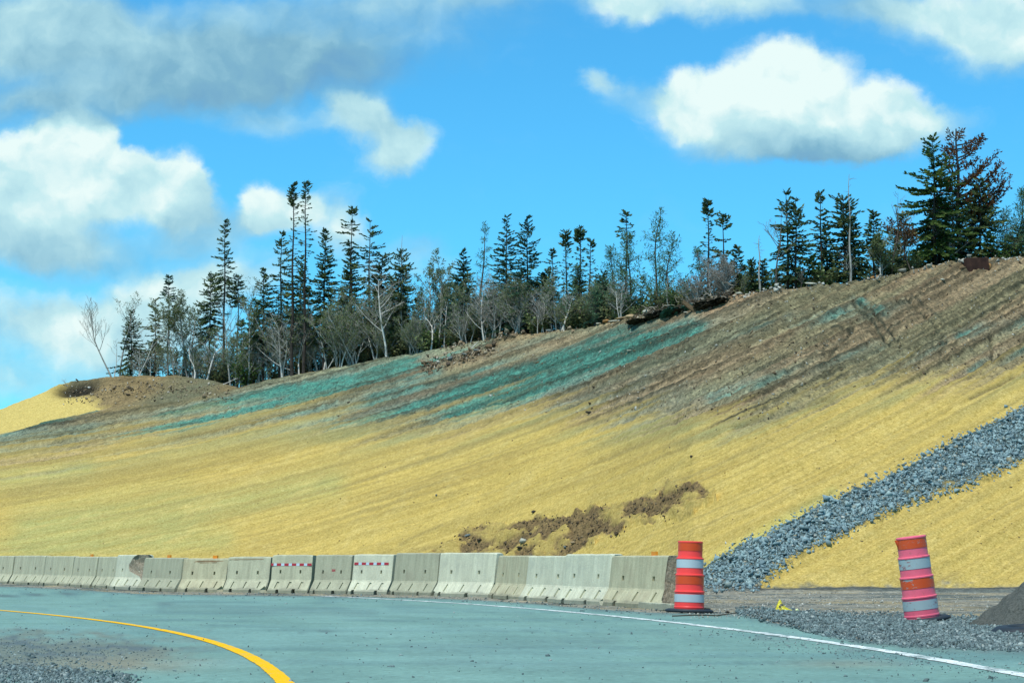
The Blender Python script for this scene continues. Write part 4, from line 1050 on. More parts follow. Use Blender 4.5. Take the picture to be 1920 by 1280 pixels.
# debris beside the first drum
for (px, py, s, lab) in [(1316, 1147, .16, 'flat black scrap of rubber beside the first drum'), (1364, 1150, .09, 'dark fist sized stone right of the first drum'), (1569, 1190, .055, 'lone dark stone on the asphalt in front of the gravel bank'), (1723, 1168, .06, 'pale stone on the base of the leaning drum'), (1603, 1164, .10, 'dark stone on the gravel bank, left of the leaning drum')]:
    X, Y = ground(px, py); me = np_mesh('stone', *random.choice(SHB)); me.materials.append(rkP if 'pale' in lab else rkD); o = bpy.data.objects.new('rubber_scrap' if 'rubber' in lab else 'stone', me); COL.objects.link(o)
    o.location = (float(X), float(Y), s * .3 if 'base' not in lab else .06); o.scale = (s * (1.9 if 'flat' in lab else 1), s, s * (.35 if 'flat' in lab else .8)); tag(o, lab, 'rubber scrap' if 'rubber' in lab else 'stone')
tb = Tubes(); X, Y = ground(1345, 1156); p0 = Vector((float(X), float(Y), .02))
tb.tube([p0 + Vector((-.62, -.25, 0)), p0 + Vector((-.3, -.1, .01)), p0 + Vector((0, 0, .0)), p0 + Vector((.28, .22, .03))], [.008, .010, .009, .006], 5, .3)
o = link('stick', tb.mesh('stick'), mat_root); tag(o, 'thin dark stick lying on the asphalt right of the first drum', 'stick')
# ------------------------------------------------------------------ trees
def leaf_mat(name, stops):
    m = NT(name); t = m.attr('tone', 'Fac'); co = m.coord('Object'); n = m.noise(2.0, co, 3, .6)
    c = m.ramp(m.math('ADD', m.math('MULTIPLY', t, .6), m.math('MULTIPLY', n, .4)), stops)
    m.out(c, .75, .15)
    tr = m.n.new('ShaderNodeBsdfTranslucent'); m.l.new(c, tr.inputs['Color'])
    mx = m.n.new('ShaderNodeMixShader'); mx.inputs[0].default_value = .35; o = m.n['Material Output']
    m.l.new(m.b.outputs[0], mx.inputs[1]); m.l.new(tr.outputs[0], mx.inputs[2]); m.l.new(mx.outputs[0], o.inputs['Surface'])
    return m.m
mat_spr = leaf_mat('spruce_needles', [(.2, (.020, .055, .030)), (.5, (.062, .112, .050)), (.8, (.17, .20, .065))])
mat_sprb = leaf_mat('spruce_needles_blue', [(.2, (.015, .052, .036)), (.5, (.040, .10, .066)), (.8, (.11, .17, .08))])
mat_grn = leaf_mat('spruce_needles_green', [(.2, (.022, .060, .018)), (.5, (.058, .115, .028)), (.8, (.13, .19, .05))])
mat_brn_l = leaf_mat('dying_needles', [(.2, (.045, .022, .010)), (.5, (.13, .060, .022)), (.8, (.25, .13, .05))])
mat_lar = leaf_mat('larch_needles', [(.2, (.055, .13, .075)), (.5, (.11, .22, .12)), (.8, (.21, .33, .18))])
mat_bud = leaf_mat('budding_leaves', [(.2, (.09, .13, .05)), (.5, (.16, .21, .085)), (.8, (.27, .32, .15))])
mat_olive = leaf_mat('olive_leaves', [(.2, (.08, .11, .05)), (.5, (.15, .18, .08)), (.8, (.26, .27, .12))])
def bark(name, a, b):
    m = NT(name); co = m.coord('Object', (1, 1, .35)); n = m.noise(9, co, 5, .7); m.bump(n, .6, .02)
    return m.out(m.ramp(n, [(.35, a), (.65, b)]), .9, .1)
bk_dark = bark('spruce_bark', (.022, .020, .018), (.085, .072, .058)); bk_grey = bark('grey_bark', (.20, .20, .175), (.46, .46, .41))
bk_birch = bark('birch_bark', (.34, .33, .29), (.75, .74, .66)); bk_mid = bark('brown_bark', (.06, .05, .04), (.17, .14, .11)); bk_twig = bark('twig_bark', (.14, .135, .115), (.36, .345, .30))

def spruce_mesh(h, cb, W, seed, style='cone', dens=1.0, lean=0.0, tuft=1.0, wind=0.0):
    """h height, cb height where the crown starts, W crown radius at its base"""
    rs = random.Random(seed); T = Tubes(); K = Tubes()
    def ax_(z):
        t = z / h; return Vector((lean * h * t ** 1.6 + .02 * math.sin(z * 1.7 + seed), .015 * math.sin(z * 2.1), z))
    n = 14; r0 = .0085 * h + .016
    T.tube([ax_(h * i / n) for i in range(n + 1)], [r0 * (1 - .93 * (i / n)) + .004 for i in range(n + 1)], 6, .5)
    # dead twigs under the crown
    for q in range(int((cb) * 5)):
        z = rs.uniform(.12 * h, max(cb, .2 * h) + .1); a = rs.uniform(0, 2 * PI); L = rs.uniform(.12, .5)
        p = ax_(z); d = Vector((math.cos(a), math.sin(a), rs.uniform(-.5, .15)))
        T.tube([p, p + d * L * .5, p + d * L + Vector((0, 0, .03))], [.009, .006, .003], 3, rs.random())
    z = h - .02; ch = h - cb
    K_(K, ax_(h), Vector((0, 0, 1)), .16, .02, rs, 4)
    while z > cb:
        t = (h - z) / ch
        if style == 'tuft':
            prof = (.26 + .55 * t ** .5) * (1.0 if t < .16 else .75 + .25 * math.sin(t * 9 + seed)); dn = 1.4 if t < .15 else .45
            prof = max(prof, .42 * min(1, t * 9)) if t < .17 else prof
        elif style == 'sparse':
            prof = .10 + .9 * t ** .65; dn = 1.3 if t < .15 else .75
        elif style == 'column':
            prof = .22 + .75 * t ** .35; dn = 1.0
        else:
            prof = .07 + .93 * t ** .85; dn = 1.0
        if t > .9 and style != 'cone': prof *= .8
        nb = max(2, int(round(rs.uniform(3.6, 6.2) * (dn ** .7) * min(1, .65 + t) * dens ** .5)))
        lay = rs.uniform(.62, 1.25)
        for b in range(nb):
            a = rs.uniform(0, 2 * PI); L = W * prof * lay * rs.uniform(.6, 1.22)
            if wind: L *= 1 + wind * math.cos(a)
            if L < .05: L = .05
            el = .55 - .85 * min(1, t * 1.3) + rs.uniform(-.15, .15)
            p = ax_(z + rs.uniform(-.06, .06)); d = Vector((math.cos(a) * math.cos(el), math.sin(a) * math.cos(el), math.sin(el)))
            m_ = max(3, int(L / .065)); pts = [p]; dd = d.copy(); st = L / m_
            bare = .12 if dn >= 1 else (.35 if style == 'tuft' else .22)
            for k in range(m_):
                f = (k + 1) / m_
                dd.z += -.05 * (1 - f) * st / .1 + .08 * f * st / .1; dd.normalize(); pts.append(pts[-1] + dd * st)
            T.tube(pts[::2] + ([pts[-1]] if len(pts) % 2 == 0 else []), [.012 * (1 - .8 * i / max(1, len(pts[::2]))) for i in range(len(pts[::2]) + (1 if len(pts) % 2 == 0 else 0))], 3, rs.random())
            tone = rs.uniform(.1, .8)
            for k in range(len(pts)):
                f = k / (len(pts) - 1)
                if f < bare: continue
                if dn < .5 and rs.random() > .62: continue
                sd_ = dd.cross(Vector((0, 0, 1))); 
                if sd_.length < .05: sd_ = Vector((1, 0, 0))
                sd_.normalize(); wl = .055 + .085 * min(1, L) * (1 - .55 * f) * (1.25 if style == 'cone' else 1.0)
                for sg in (-1, 1):
                    q = (dd * .55 + sd_ * sg * rs.uniform(.6, 1.0) + Vector((0, 0, rs.uniform(-.5, .25)))).normalized()
                    nn_ = q.cross(Vector((rs.gauss(0, .6), rs.gauss(0, .6), 1))).normalized()
                    K.kite(pts[k], q, wl * rs.uniform(.9, 1.5), .018 * tuft + wl * .14, nn_, min(1, max(0, tone + rs.uniform(-.2, .2) + .2 * f)))
                if rs.random() < .75 * dens:
                    q = (dd + Vector((rs.gauss(0, .3), rs.gauss(0, .3), rs.uniform(-.35, .45)))).normalized(); nn_ = q.cross(Vector((rs.gauss(0, 1), rs.gauss(0, 1), .3))).normalized()
                    K.kite(pts[k], q, rs.uniform(.10, .19), .032 * tuft, nn_, min(1, max(0, tone + rs.uniform(-.2, .25))))
        z -= rs.uniform(.065, .135) * (1.0 if dn >= 1 else 1.35) * (1.25 if W > 1 else 1) / dens ** .6
        if style == 'sparse' and rs.random() < .16: z -= rs.uniform(.12, .3)
    return T.mesh('trunk'), K.mesh('crown')

def K_(K, p, d, L, w, rs, n):
    for i in range(n):
        q = (d + Vector((rs.gauss(0, .3), rs.gauss(0, .3), 0))).normalized()
        K.kite(p - d * .08, q, L * rs.uniform(.7, 1.1), w, q.cross(Vector((rs.gauss(0, 1), rs.gauss(0, 1), .1))).normalized(), rs.random())

def bare_mesh(h, seed, spread=.5, twigs=1.0, stems=1, lean=(0, 0), leaf=None, r0=None, fork=.35, curve=.25, up=.55):
    rs = random.Random(seed); T = Tubes(); B_ = Tubes(); K = Tubes(); 
    def grow(p, d, L, r, lv):
        n = 6 if lv < 2 else 4; pts = [p]; dd = d.copy(); rad = [r]
        for i in range(n):
            dd = (dd + Vector((rs.gauss(0, curve * .4), rs.gauss(0, curve * .4), up * (.10 if lv else .05) + rs.gauss(0, curve * .15)))).normalized()
            pts.append(pts[-1] + dd * (L / n)); rad.append(max(.0035, r * (1 - .72 * (i + 1) / n)))
        (T if lv < 2 else B_).tube(pts, rad, 5 if lv == 0 else (4 if lv == 1 else 3), rs.random())
        if lv >= 3:
            if leaf:
                for q in range(leaf):
                    a = pts[rs.randint(1, n)]; v = Vector((rs.gauss(0, 1), rs.gauss(0, 1), rs.gauss(0, 1))).normalized()
                    K.kite(a + v * .03, v, rs.uniform(.05, .10), .026, v.cross(Vector((0, .3, 1))).normalized(), rs.random())
            return
        nb = [int(9 * twigs), int(6 * twigs), int(4 * twigs)][lv] + rs.randint(0, 2)
        for b in range(nb):
            f = fork + (1 - fork) * (b + rs.random()) / nb if lv == 0 else .2 + .8 * (b + rs.random()) / nb
            x = f * n; i = min(n - 1, int(x)); q = pts[i].lerp(pts[i + 1], x - i)
            a = rs.uniform(0, 2 * PI); side = Vector((math.cos(a), math.sin(a), rs.uniform(-.1, .5))).normalized()
            base = (pts[i + 1] - pts[i]).normalized(); nd = (base * (1 - spread * .75) + side * (spread + .25)).normalized()
            LL = L * (.62 - .30 * f) * rs.uniform(.6, 1.15) * (1.0 if lv == 0 else .9)
            grow(q, nd, LL, max(.004, rad[i] * .55), lv + 1)
    for s in range(stems):
        a = rs.uniform(0, 2 * PI); sp = .0 if stems == 1 else rs.uniform(.15, .45)
        d = Vector((lean[0] + sp * math.cos(a), lean[1] + sp * math.sin(a), 1)).normalized()
        grow(Vector((rs.uniform(-.1, .1) * (stems > 1), 0, -.05)), d, h * .92 * rs.uniform(.8 if stems > 1 else 1, 1), (r0 or (.010 * h + .012)), 0)
    return T.mesh('trunk'), B_.mesh('twigs'), (K.mesh('crown') if leaf else None)

def place(px, off):
    A, _ = pix2dir(px, 600); A = float(A)
    Yt, Ys, zs, Yc, zc = [float(v) for v in col_params(A)]
    base = Yc - .2 if px < 452 else Ys + .1
    Y = base + off; return A, Y, height(A, Y)
def tree_root(name, px, ty, off, label, group, cat='tree'):
    A, Y, z = place(px, off); _, E = pix2dir(px, ty); h = CH + float(E) * Y - z
    root = empty(name, (A * Y, Y, z - .03)); tag(root, label, cat, group); return root, h, Y, z
GS, GB, GL = 'spruces along the crest', 'bare birches along the crest', 'larches along the crest'
def spruce(px, ty, cby, wpx, label, style='cone', off=1.0, dens=1.0, lean=0, mat=None, seed=None, tuft=1.0, wind=0):
    root, h, Y, z = tree_root('spruce_tree', px, ty, off, label, GS)
    _, Ec = pix2dir(px, cby); cb = max(.1, CH + float(Ec) * Y - z); W_ = wpx / 2 / F * Y * (1.08 if style == 'tuft' else 1.38)
    tr, cr_ = spruce_mesh(h, cb, W_, seed or int(px * 7 + ty), style, dens, lean, tuft, wind)
    link('trunk', tr, bk_dark, root); link('crown', cr_, mat or mat_spr, root); return root
SPR = [ # px, top, crown bottom, width px, label, style, off, density, lean, mat
 (247,583,690,52,'small dark spruce at the left end of the wood','cone',1.5,1.1,0,0),
 (292,562,660,62,'bushy brownish spruce, second from the left of the wood','cone',2.5,.9,0,3),
 (316,517,598,34,'slim spruce with a bare stem under a short crown, near the left end','sparse',3,1.3,0,1),
 (394,516,640,50,'spruce just left of the tallest one on the left','column',1.8,1,0,0),
 (420,414,560,42,'tall thin spruce with open layered branches, tallest of the left group','sparse',1.0,1.1,0,0),
 (446,517,575,26,'thin spruce with a small top on a long bare stem','column',1.4,1.2,0,0),
 (494,503,640,52,'dense spruce left of the tall twin trunks, lower than its neighbour','cone',1.6,1.1,0,0),
 (526,436,600,60,'spruce with wide open layers just left of the tall twin trunks','sparse',1.6,1.2,0,0),
 (548,345,640,44,'tallest spruce, left one of the twin trunks with tufted tops','tuft',.5,1.1,0,0),
 (571,343,560,46,'tallest spruce, right one of the twin trunks with tufted tops','tuft',.7,1.1,0,0),
 (563,482,650,60,'dense dark spruce low behind the tall twin trunks','cone',2.4,1.2,0,0),
 (608,430,640,58,'dense spruce with a sharp top right of the tall twin trunks','cone',1.6,1.2,0,0),
 (658,392,470,40,'spruce with a narrow upper crown above a dense lower one','sparse',1.6,1.4,0,0),
 (655,455,660,62,'dense spruce wrapped round the stem of the narrow topped one','cone',1.8,1.3,0,0),
 (692,413,560,58,'spruce with wide layered branches over the big white birch','sparse',2.0,1.2,0,0),
 (716,478,600,48,'short spruce tucked behind the big white birch','column',2.6,1.2,0,0),
 (752,472,640,46,'dark spruce with a dead bare leader sticking out of its top','column',1.6,1.2,0,0),
 (868,467,600,54,'dense small spruce with a doubled top left of the leaning larch','cone',1.6,1.3,0,1),
 (832,538,640,34,'short dark spruce between the budding trees in the middle','cone',2.5,1.2,0,0),
 (950,405,620,88,'broad spruce with uneven long branches, left one of the big middle pair','cone',1.6,1.0,0,1),
 (989,408,640,86,'broad dense spruce, right one of the big middle pair','cone',1.4,1.1,0,1),
 (1036,468,600,36,'thin ragged spruce right of the big middle pair','sparse',2.2,1,0,0),
 (1062,438,600,40,'spruce with a heavy dark top, left of three thin ones','tuft',1.6,2,0,0),
 (1088,429,590,36,'thin spruce, middle one of three close together','tuft',1.6,2,0,0),
 (1104,450,560,24,'thinnest spruce, right one of three close together','tuft',2.0,1.4,.02,0),
 (1132,512,610,46,'low dark spruce left of the tufted one by the larches','cone',1.2,1,0,1),
 (1175,398,450,40,'spruce with a round tufted top rising out of the larches','tuft',1.8,2.2,0,0),
 (1329,377,560,34,'very thin spruce with a small round top over the grey thicket','tuft',1.6,1.7,0,0),
 (1357,402,520,44,'spruce with blunt clumped branches beside the very thin one','sparse',1.6,1.6,0,0),
 (1384,462,560,40,'small pointed spruce right of the grey thicket','cone',1.6,1.2,0,0),
 (1412,487,560,36,'low spruce in the gap of the wood, left of two','cone',1.5,1.2,0,0),
 (1430,489,560,36,'low spruce in the gap of the wood, right of two','cone',1.8,1.2,0,0),
 (1478,360,520,56,'tall clumpy spruce, left stem of the close pair by the dead snag','sparse',1.2,1.8,0,0),
 (1494,372,520,54,'tall clumpy spruce, right stem of the close pair by the dead snag','sparse',1.0,1.9,0,0),
 (1541,360,500,38,'thin open spruce between the clumpy pair and the dense group','sparse',1.4,1.1,.01,0),
 (1552,422,530,56,'dense spruce at the foot of the thin open one','cone',1.6,1.2,0,0),
 (1585,371,520,58,'dark spruce beside the tall bare pole','column',1.3,1.5,0,0),
 (1604,410,525,50,'dense spruce right of the tall bare pole','cone',1.2,1.2,0,0),
 (1528,478,530,44,'low green spruce at the crest left of the dense group','cone',.9,1.1,0,2),
 (1641,398,480,26,'small thin spruce standing alone in the gap on the right','column',1.6,1.4,0,0),
 (1756,258,500,150,'big dark green spruce, broadest tree on the crest','cone',1.6,1.0,0,2),
 (1790,335,500,110,'dark spruce filling the space between the big spruce and the dying one','cone',2.4,1.1,0,0),
 (1842,336,500,84,'dark pointed spruce in front of the dying one','cone',1.6,1.2,0,0),
 (1700,400,500,40,'low spruce at the left foot of the big dark green one','sparse',1.2,.9,-.03,3),
 (1862,440,500,44,'small olive spruce at the right foot of the dying one','cone',1.0,1.1,0,2),
 (1912,425,500,60,'dark spruce cut off by the right edge of the photo','cone',2.0,1.2,0,0),
 (475,560,680,50,'short dark spruce under the left neighbours of the twin trunks','cone',2.6,1,0,2),
]
MS = [mat_spr, mat_sprb, mat_grn, mat_olive]
for (px, ty, cby, w, lab, st_y, off, de_, ln, mi) in SPR:
    big_ = w > 100
    spruce(px, ty, cby, w, lab, st_y, off, de_, ln, MS[mi], tuft=1.35 if big_ else 1.1)

# the dying, wind swept spruce on the right
root, h, Y, z = tree_root('spruce_tree', 1801, 240, 2.2, 'dying red brown spruce with long branches swept to the right', GS)
rs = random.Random(5); T = Tubes(); K = Tubes(); SC = Y / F
T.tube([Vector((0.03 * math.sin(i), 0, h * i / 12)) for i in range(13)], [.10 * (1 - i / 13) + .012 for i in range(13)], 6, .5)
def limb(z0, tx, tz, r, dens_, tone0, dy=0.0):
    p0 = Vector((0, 0, z0)); p2 = Vector((tx, dy, tz)); p1 = Vector((tx * .55, dy * .5, z0 + (tz - z0) * .22)); pts = []
    n = max(5, int(abs(tx) / .09)); 
    for i in range(n + 1):
        t = i / n; pts.append(p0 * (1 - t) ** 2 + p1 * 2 * t * (1 - t) + p2 * t * t)
    T.tube(pts[::2] + [pts[-1]], [r * (1 - .85 * i / (len(pts[::2]))) for i in range(len(pts[::2]) + 1)], 4, rs.random())
    for i in range(n + 1):
        t = i / n
        if t < .28: continue
        d = (pts[min(n, i + 1)] - pts[max(0, i - 1)]).normalized(); sd_ = d.cross(Vector((0, 1, 0))).normalized()
        for q in range(int(12 * dens_)):
            v = (d * rs.uniform(.1, 1.0) + Vector((0, rs.gauss(0, .8), 0)) + sd_ * rs.gauss(0, .5) + Vector((0, 0, rs.uniform(-.1, .4)))).normalized()
            K.kite(pts[i] + v * rs.uniform(0, .13), v, rs.uniform(.08, .19) * (1.15 - .4 * t), .026, v.cross(Vector((rs.gauss(0, 1), 1, rs.gauss(0, 1)))).normalized(), min(1, max(0, tone0 + rs.uniform(-.3, .3))))
Z = lambda py: (CH + float(pix2dir(1801, py)[1]) * Y) - z
for (py0, px1, py1, r) in [(262,1815,240,.02),(275,1845,258,.03),(300,1850,262,.03),(290,1790,262,.02),(318,1838,300,.02),(345,1868,292,.035),(350,1845,310,.03),(372,1886,306,.04),(385,1880,325,.03),(395,1895,332,.04),(415,1897,350,.04),(425,1880,372,.03),
                           (440,1884,352,.03),(330,1775,298,.02),(360,1768,330,.03),(400,1760,372,.03),(300,1782,280,.02),(450,1870,400,.03),(455,1850,420,.03),(380,1840,352,.03),(405,1850,385,.03)]:
    for q in range(2): limb(Z(py0 + rs.uniform(-5, 5)), (px1 - 1801 + rs.uniform(-4, 4)) * SC * (1 - .12 * q), Z(py1 + 5 * q), r, .95, .45, rs.uniform(-.6, .6))
for q in range(26):
    a = rs.uniform(0, 2 * PI); z0 = rs.uniform(.3, .93) * h; L = (1 - z0 / h) * 1.5 + .25
    limb(z0, math.cos(a) * L, z0 + rs.uniform(0, .3), .02, .8, .4, math.sin(a) * L)
link('trunk', T.mesh('trunk'), bk_dark, root); link('crown', K.mesh('crown'), mat_brn_l, root)

# larches: airy, pale green, with twisting tops
def larch(px, ty, wpx, label, off=1.3, seed=1, lean=0, dens=1.0, cbf=.12):
    root, h, Y, z = tree_root('larch_tree', px, ty, off, label, GL); rs = random.Random(seed); T = Tubes(); K = Tubes(); W_ = wpx / 2 / F * Y
    ax_ = lambda t: Vector((lean * h * (t ** 2.4) + .06 * math.sin(t * 7 + seed), .04 * math.sin(t * 5), h * t))
    T.tube([ax_(i / 14) for i in range(15)], [(.010 * h + .012) * (1 - i / 15) + .004 for i in range(15)], 5, .5)
    for b in range(int(58 * dens)):
        t = cbf + (1 - cbf) * rs.random() ** .8; a = rs.uniform(0, 2 * PI); L = W_ * (1.12 - t) * rs.uniform(.5, 1.25) + .08
        p = ax_(t); el = rs.uniform(.0, .5) + .4 * (t > .8); d = Vector((math.cos(a) * math.cos(el), math.sin(a) * math.cos(el), math.sin(el))); pts = [p]
        n = max(3, int(L / .11))
        for k in range(n):
            d = (d + Vector((rs.gauss(0, .12) + .05 * (lean > 0), rs.gauss(0, .12), .07))).normalized(); pts.append(pts[-1] + d * L / n)
        T.tube(pts, [.010 * (1 - .75 * k / n) for k in range(n + 1)], 3, rs.random())
        for k in range(1, n + 1):
            for q in range(4):
                v = Vector((rs.gauss(0, 1), rs.gauss(0, 1), rs.gauss(0, .7))).normalized()
                v = (v + d * .6).normalized(); K.kite(pts[k] + v * rs.uniform(0, .07), v, rs.uniform(.07, .16), .017, v.cross(Vector((.2, .3, 1))).normalized(), rs.random())
    link('trunk', T.mesh('trunk'), bk_mid, root); link('crown', K.mesh('crown'), mat_lar, root)
for a in [(900,420,50,'thin pale larch with its top bent over to the right',1.6,3,.05,.7,.45),(1146,468,90,'pale green larch left of the round tufted spruce',1.4,4,.02,1.3,.15),(1180,440,110,'bushy pale green larch round the foot of the tufted spruce',1.6,5,0,1.6,.12),
          (1228,398,96,'tall larch with several tops swept to the right',1.2,6,.06,1.3,.15),(1252,440,110,'lower spreading larch under the swept top one',1.0,7,.08,1.2,.12),(1082,500,80,'pale green larch behind the three thin spruces',1.3,8,0,1.0,.2),
          (1118,545,60,'low larch beside the forked white birch',.9,9,0,.9,.1),(1312,470,70,'low larch behind the grey thicket',2.0,10,0,.9,.2),(1886,395,80,'pale green larch right of the dying spruce',1.6,11,.03,1.4,.1),(1925,360,100,'pale green larch cut off by the right edge of the photo',1.8,12,0,1.5,.1),
          (1652,440,60,'small yellowish larch under the dead snag on the right',1.2,13,-.03,.8,.2)]:
    larch(*a)

# bare birches and other leafless trees
def bare(px, ty, label, off=.4, seed=1, spread=.5, twigs=1.0, stems=1, lean=(0, 0), mat=None, leaf=None, lmat=None, r0=None, fork=.35, curve=.25, name='birch_tree', group=GB, up=.55):
    root, h, Y, z = tree_root(name, px, ty, off, label, group)
    t, tw, lf = bare_mesh(h, seed, spread, twigs, stems, lean, leaf, r0, fork, curve, up)
    link('trunk', t, mat or bk_birch, root); link('twigs', tw, bk_twig if mat is not bk_birch else bk_grey, root)
    if lf: link('crown', lf, lmat or mat_bud, root)
    return root
bare(212, 572, 'bare birch leaning to the left, leftmost tree on the crest', .1, 11, .45, 1.15, 1, (-.38, 0), bk_grey, fork=.45, up=1.2)
bare(216, 640, 'short crooked bare birch beside the leaning one', .3, 12, .4, .5, 1, (.1, 0), bk_birch, fork=.5)
bare(226, 560, 'thin bare birch at the left edge of the wood', .9, 13, .45, 1.0, 1, (.05, 0), bk_grey, leaf=1)
bare(262, 610, 'bare white birch leaning right over the brown mound', .2, 14, .45, .7, 1, (.28, 0), bk_birch, fork=.4)
bare(352, 548, 'pale green budding birch behind the brown mound', 1.6, 15, .5, 1.3, 2, (0, 0), bk_grey, leaf=5)
bare(330, 575, 'grey budding birch beside the pale green one', 1.2, 16, .5, 1.1, 1, (-.05, 0), bk_grey, leaf=3)
bare(366, 600, 'forked white birch with a kinked stem above the mound', .3, 17, .4, .6, 1, (.14, 0), bk_birch, fork=.3, curve=.6, r0=.05)
bare(388, 580, 'bright white forked birch at the edge of the brown mound', .2, 18, .5, .6, 1, (.1, 0), bk_birch, fork=.22, curve=.7, r0=.06)
bare(434, 560, 'grey bare birch between two thin spruces on the left', .8, 19, .4, 1.0, 1, (-.03, 0), bk_grey)
bare(466, 545, 'bare grey birch left of the dense spruces', .8, 20, .45, 1.0, 1, (.05, 0), bk_grey, leaf=2)
bare(725, 508, 'broad bare birch with spreading white limbs, in front of the wood', .15, 21, .75, 1.25, 1, (0, 0), bk_birch, fork=.28, r0=.06, up=.5, curve=.2)
bare(640, 575, 'crooked white birch stem right of the dense spruces', .3, 22, .4, .7, 1, (.08, 0), bk_birch, fork=.45, curve=.6)
bare(794, 500, 'budding grey tree in the middle gap, left of two', 1.0, 23, .55, 1.2, 1, (0, 0), bk_grey, leaf=3)
bare(820, 492, 'budding grey tree in the middle gap, right of two', 1.3, 24, .5, 1.2, 1, (.08, 0), bk_grey, leaf=4)
bare(808, 560, 'white birch stem forking low, right of the broad birch', .3, 25, .5, .7, 1, (.02, 0), bk_birch, fork=.3, curve=.5, r0=.045)
bare(925, 515, 'bare spreading birch in front of the big middle pair', .2, 26, .75, 1.2, 2, (0, 0), bk_grey, fork=.15, r0=.04)
bare(965, 545, 'bare grey birch with low white branches at the crest rubble', .2, 27, .8, 1.0, 2, (.05, 0), bk_birch, fork=.15, r0=.035)
bare(1052, 515, 'white birch forking into a wide V on the crest', .15, 28, .75, .9, 2, (.1, 0), bk_birch, fork=.25, r0=.05)
bare(1008, 560, 'small grey birch between the pair and the V shaped one', .3, 29, .6, 1.0, 1, (0, 0), bk_grey, fork=.2)
bare(880, 550, 'grey leafless tree left of the spreading birch', .5, 30, .6, 1.2, 2, (0, 0), bk_grey, leaf=1, fork=.2)
bare(1257, 520, 'bent white birch over the stump pile', .2, 31, .6, .8, 1, (-.3, 0), bk_birch, fork=.3, curve=.5)
bare(1340, 470, 'dense grey leafless thicket tree, left half', .5, 32, .65, 1.35, 4, (0, 0), bk_grey, fork=.12, r0=.03)
bare(1368, 478, 'dense grey leafless thicket tree, right half', .4, 33, .65, 1.35, 4, (0, 0), bk_grey, fork=.12, r0=.03)
bare(1305, 510, 'lower grey leafless bush at the left of the thicket', .3, 34, .7, 1.2, 4, (-.1, 0), bk_grey, fork=.12, r0=.025)
bare(1455, 403, 'dead grey snag with curled branches left of the clumpy pair', 1.0, 35, .35, .8, 1, (0, 0), bk_mid, fork=.45, name='dead_tree', group='dead trees along the crest')
bare(1502, 500, 'thin bare tree at the foot of the clumpy pair', .5, 36, .5, .9, 1, (0, 0), bk_mid, fork=.2)
bare(1672, 372, 'dead snag with a few stubby branches left of the big spruce', 1.2, 37, .45, .6, 1, (0, 0), bk_mid, fork=.45, name='dead_tree', group='dead trees along the crest')
bare(1712, 405, 'dead brown tree leaning left against the big spruce', .6, 38, .5, 1.0, 1, (-.55, 0), bk_mid, leaf=3, lmat=mat_brn_l, fork=.3, name='dead_tree', group='dead trees along the crest')
bare(1660, 440, 'pale budding tree left of the big spruce', .8, 39, .6, 1.1, 2, (-.1, 0), bk_grey, leaf=3, fork=.2)
# tall bare pole and dead leaders
for (px, ty, off, lab) in [(1596, 325, .6, 'tall bare dead pole rising above the dark spruces'), (753, 440, 1.5, 'bare dead pole sticking out above the dark spruce in the middle'), (1425, 440, 1.5, 'very thin bare pole in the gap of the wood')]:
    root, h, Y, z = tree_root('dead_tree', px, ty, off, lab, 'dead trees along the crest'); T = Tubes(); rs = random.Random(px)
    T.tube([Vector((.02 * math.sin(i * 1.3), 0, h * i / 10)) for i in range(11)], [.045 * (1 - .85 * i / 10) for i in range(11)], 5, .5)
    B_ = Tubes()
    for q in range(16):
        a = rs.uniform(0, 2 * PI); zz = rs.uniform(.3, .97) * h; L = rs.uniform(.06, .26); p = Vector((0, 0, zz)); B_.tube([p, p + Vector((math.cos(a) * L, math.sin(a) * L, rs.uniform(-.05, .1)))], [.007, .003], 3, .5)
    link('trunk', T.mesh('trunk'), bk_grey, root); link('twigs', B_.mesh('twigs'), bk_twig, root)

# second rank and undergrowth of the wood: copies of a few trees
def var(maker, n): return [maker(i) for i in range(n)]
SV = var(lambda i: spruce_mesh(4.0, [.5, .9, 1.3, .4, 1.7, .7][i], [.62, .55, .5, .75, .45, .6][i], 900 + i, ['cone', 'column', 'sparse', 'cone', 'sparse', 'column'][i], 1.1, 0, 1.5), 6)
BV = var(lambda i: bare_mesh(3.0, 950 + i, [.5, .6, .7, .45, .6][i], 1.15, [1, 1, 2, 1, 3][i], (0, 0), [None, 2, None, 3, 2][i], None, .2), 5)
def shrub_mesh(seed):
    rs = random.Random(seed); K = Tubes(); T = Tubes()
    for q in range(16):
        a = rs.uniform(0, 2 * PI); d = Vector((math.cos(a) * .6, math.sin(a) * .6, rs.uniform(.5, 1.2))).normalized(); L = rs.uniform(.5, 1.0); p = Vector((0, 0, 0)); pts = [p + d * L * k / 5 + Vector((0, 0, .04 * k * rs.random())) for k in range(6)]
        T.tube(pts, [.012 * (1 - .15 * k) for k in range(6)], 3, rs.random())
        for k in range(1, 6):
            for w in range(9):
                v = Vector((rs.gauss(0, 1), rs.gauss(0, 1), rs.gauss(0, 1))).normalized(); K.kite(pts[k] + v * rs.uniform(0, .16), v, rs.uniform(.05, .13), .035, v.cross(Vector((.3, .2, 1))).normalized(), rs.random())
    return T.mesh('trunk'), K.mesh('crown')
HV = var(lambda i: shrub_mesh(980 + i), 4)
for t, c in SV: t.materials.append(bk_dark); c.materials.append(mat_spr)
for i, (t, tw, lf) in enumerate(BV):
    t.materials.append([bk_birch, bk_grey, bk_birch, bk_birch, bk_grey][i]); tw.materials.append(bk_grey)
    if lf: lf.materials.append(mat_bud)
for t, c in HV: t.materials.append(bk_mid)
HVc = []
for i, (t, c) in enumerate(HV): c.materials.append([mat_olive, mat_grn, mat_bud, mat_olive][i])
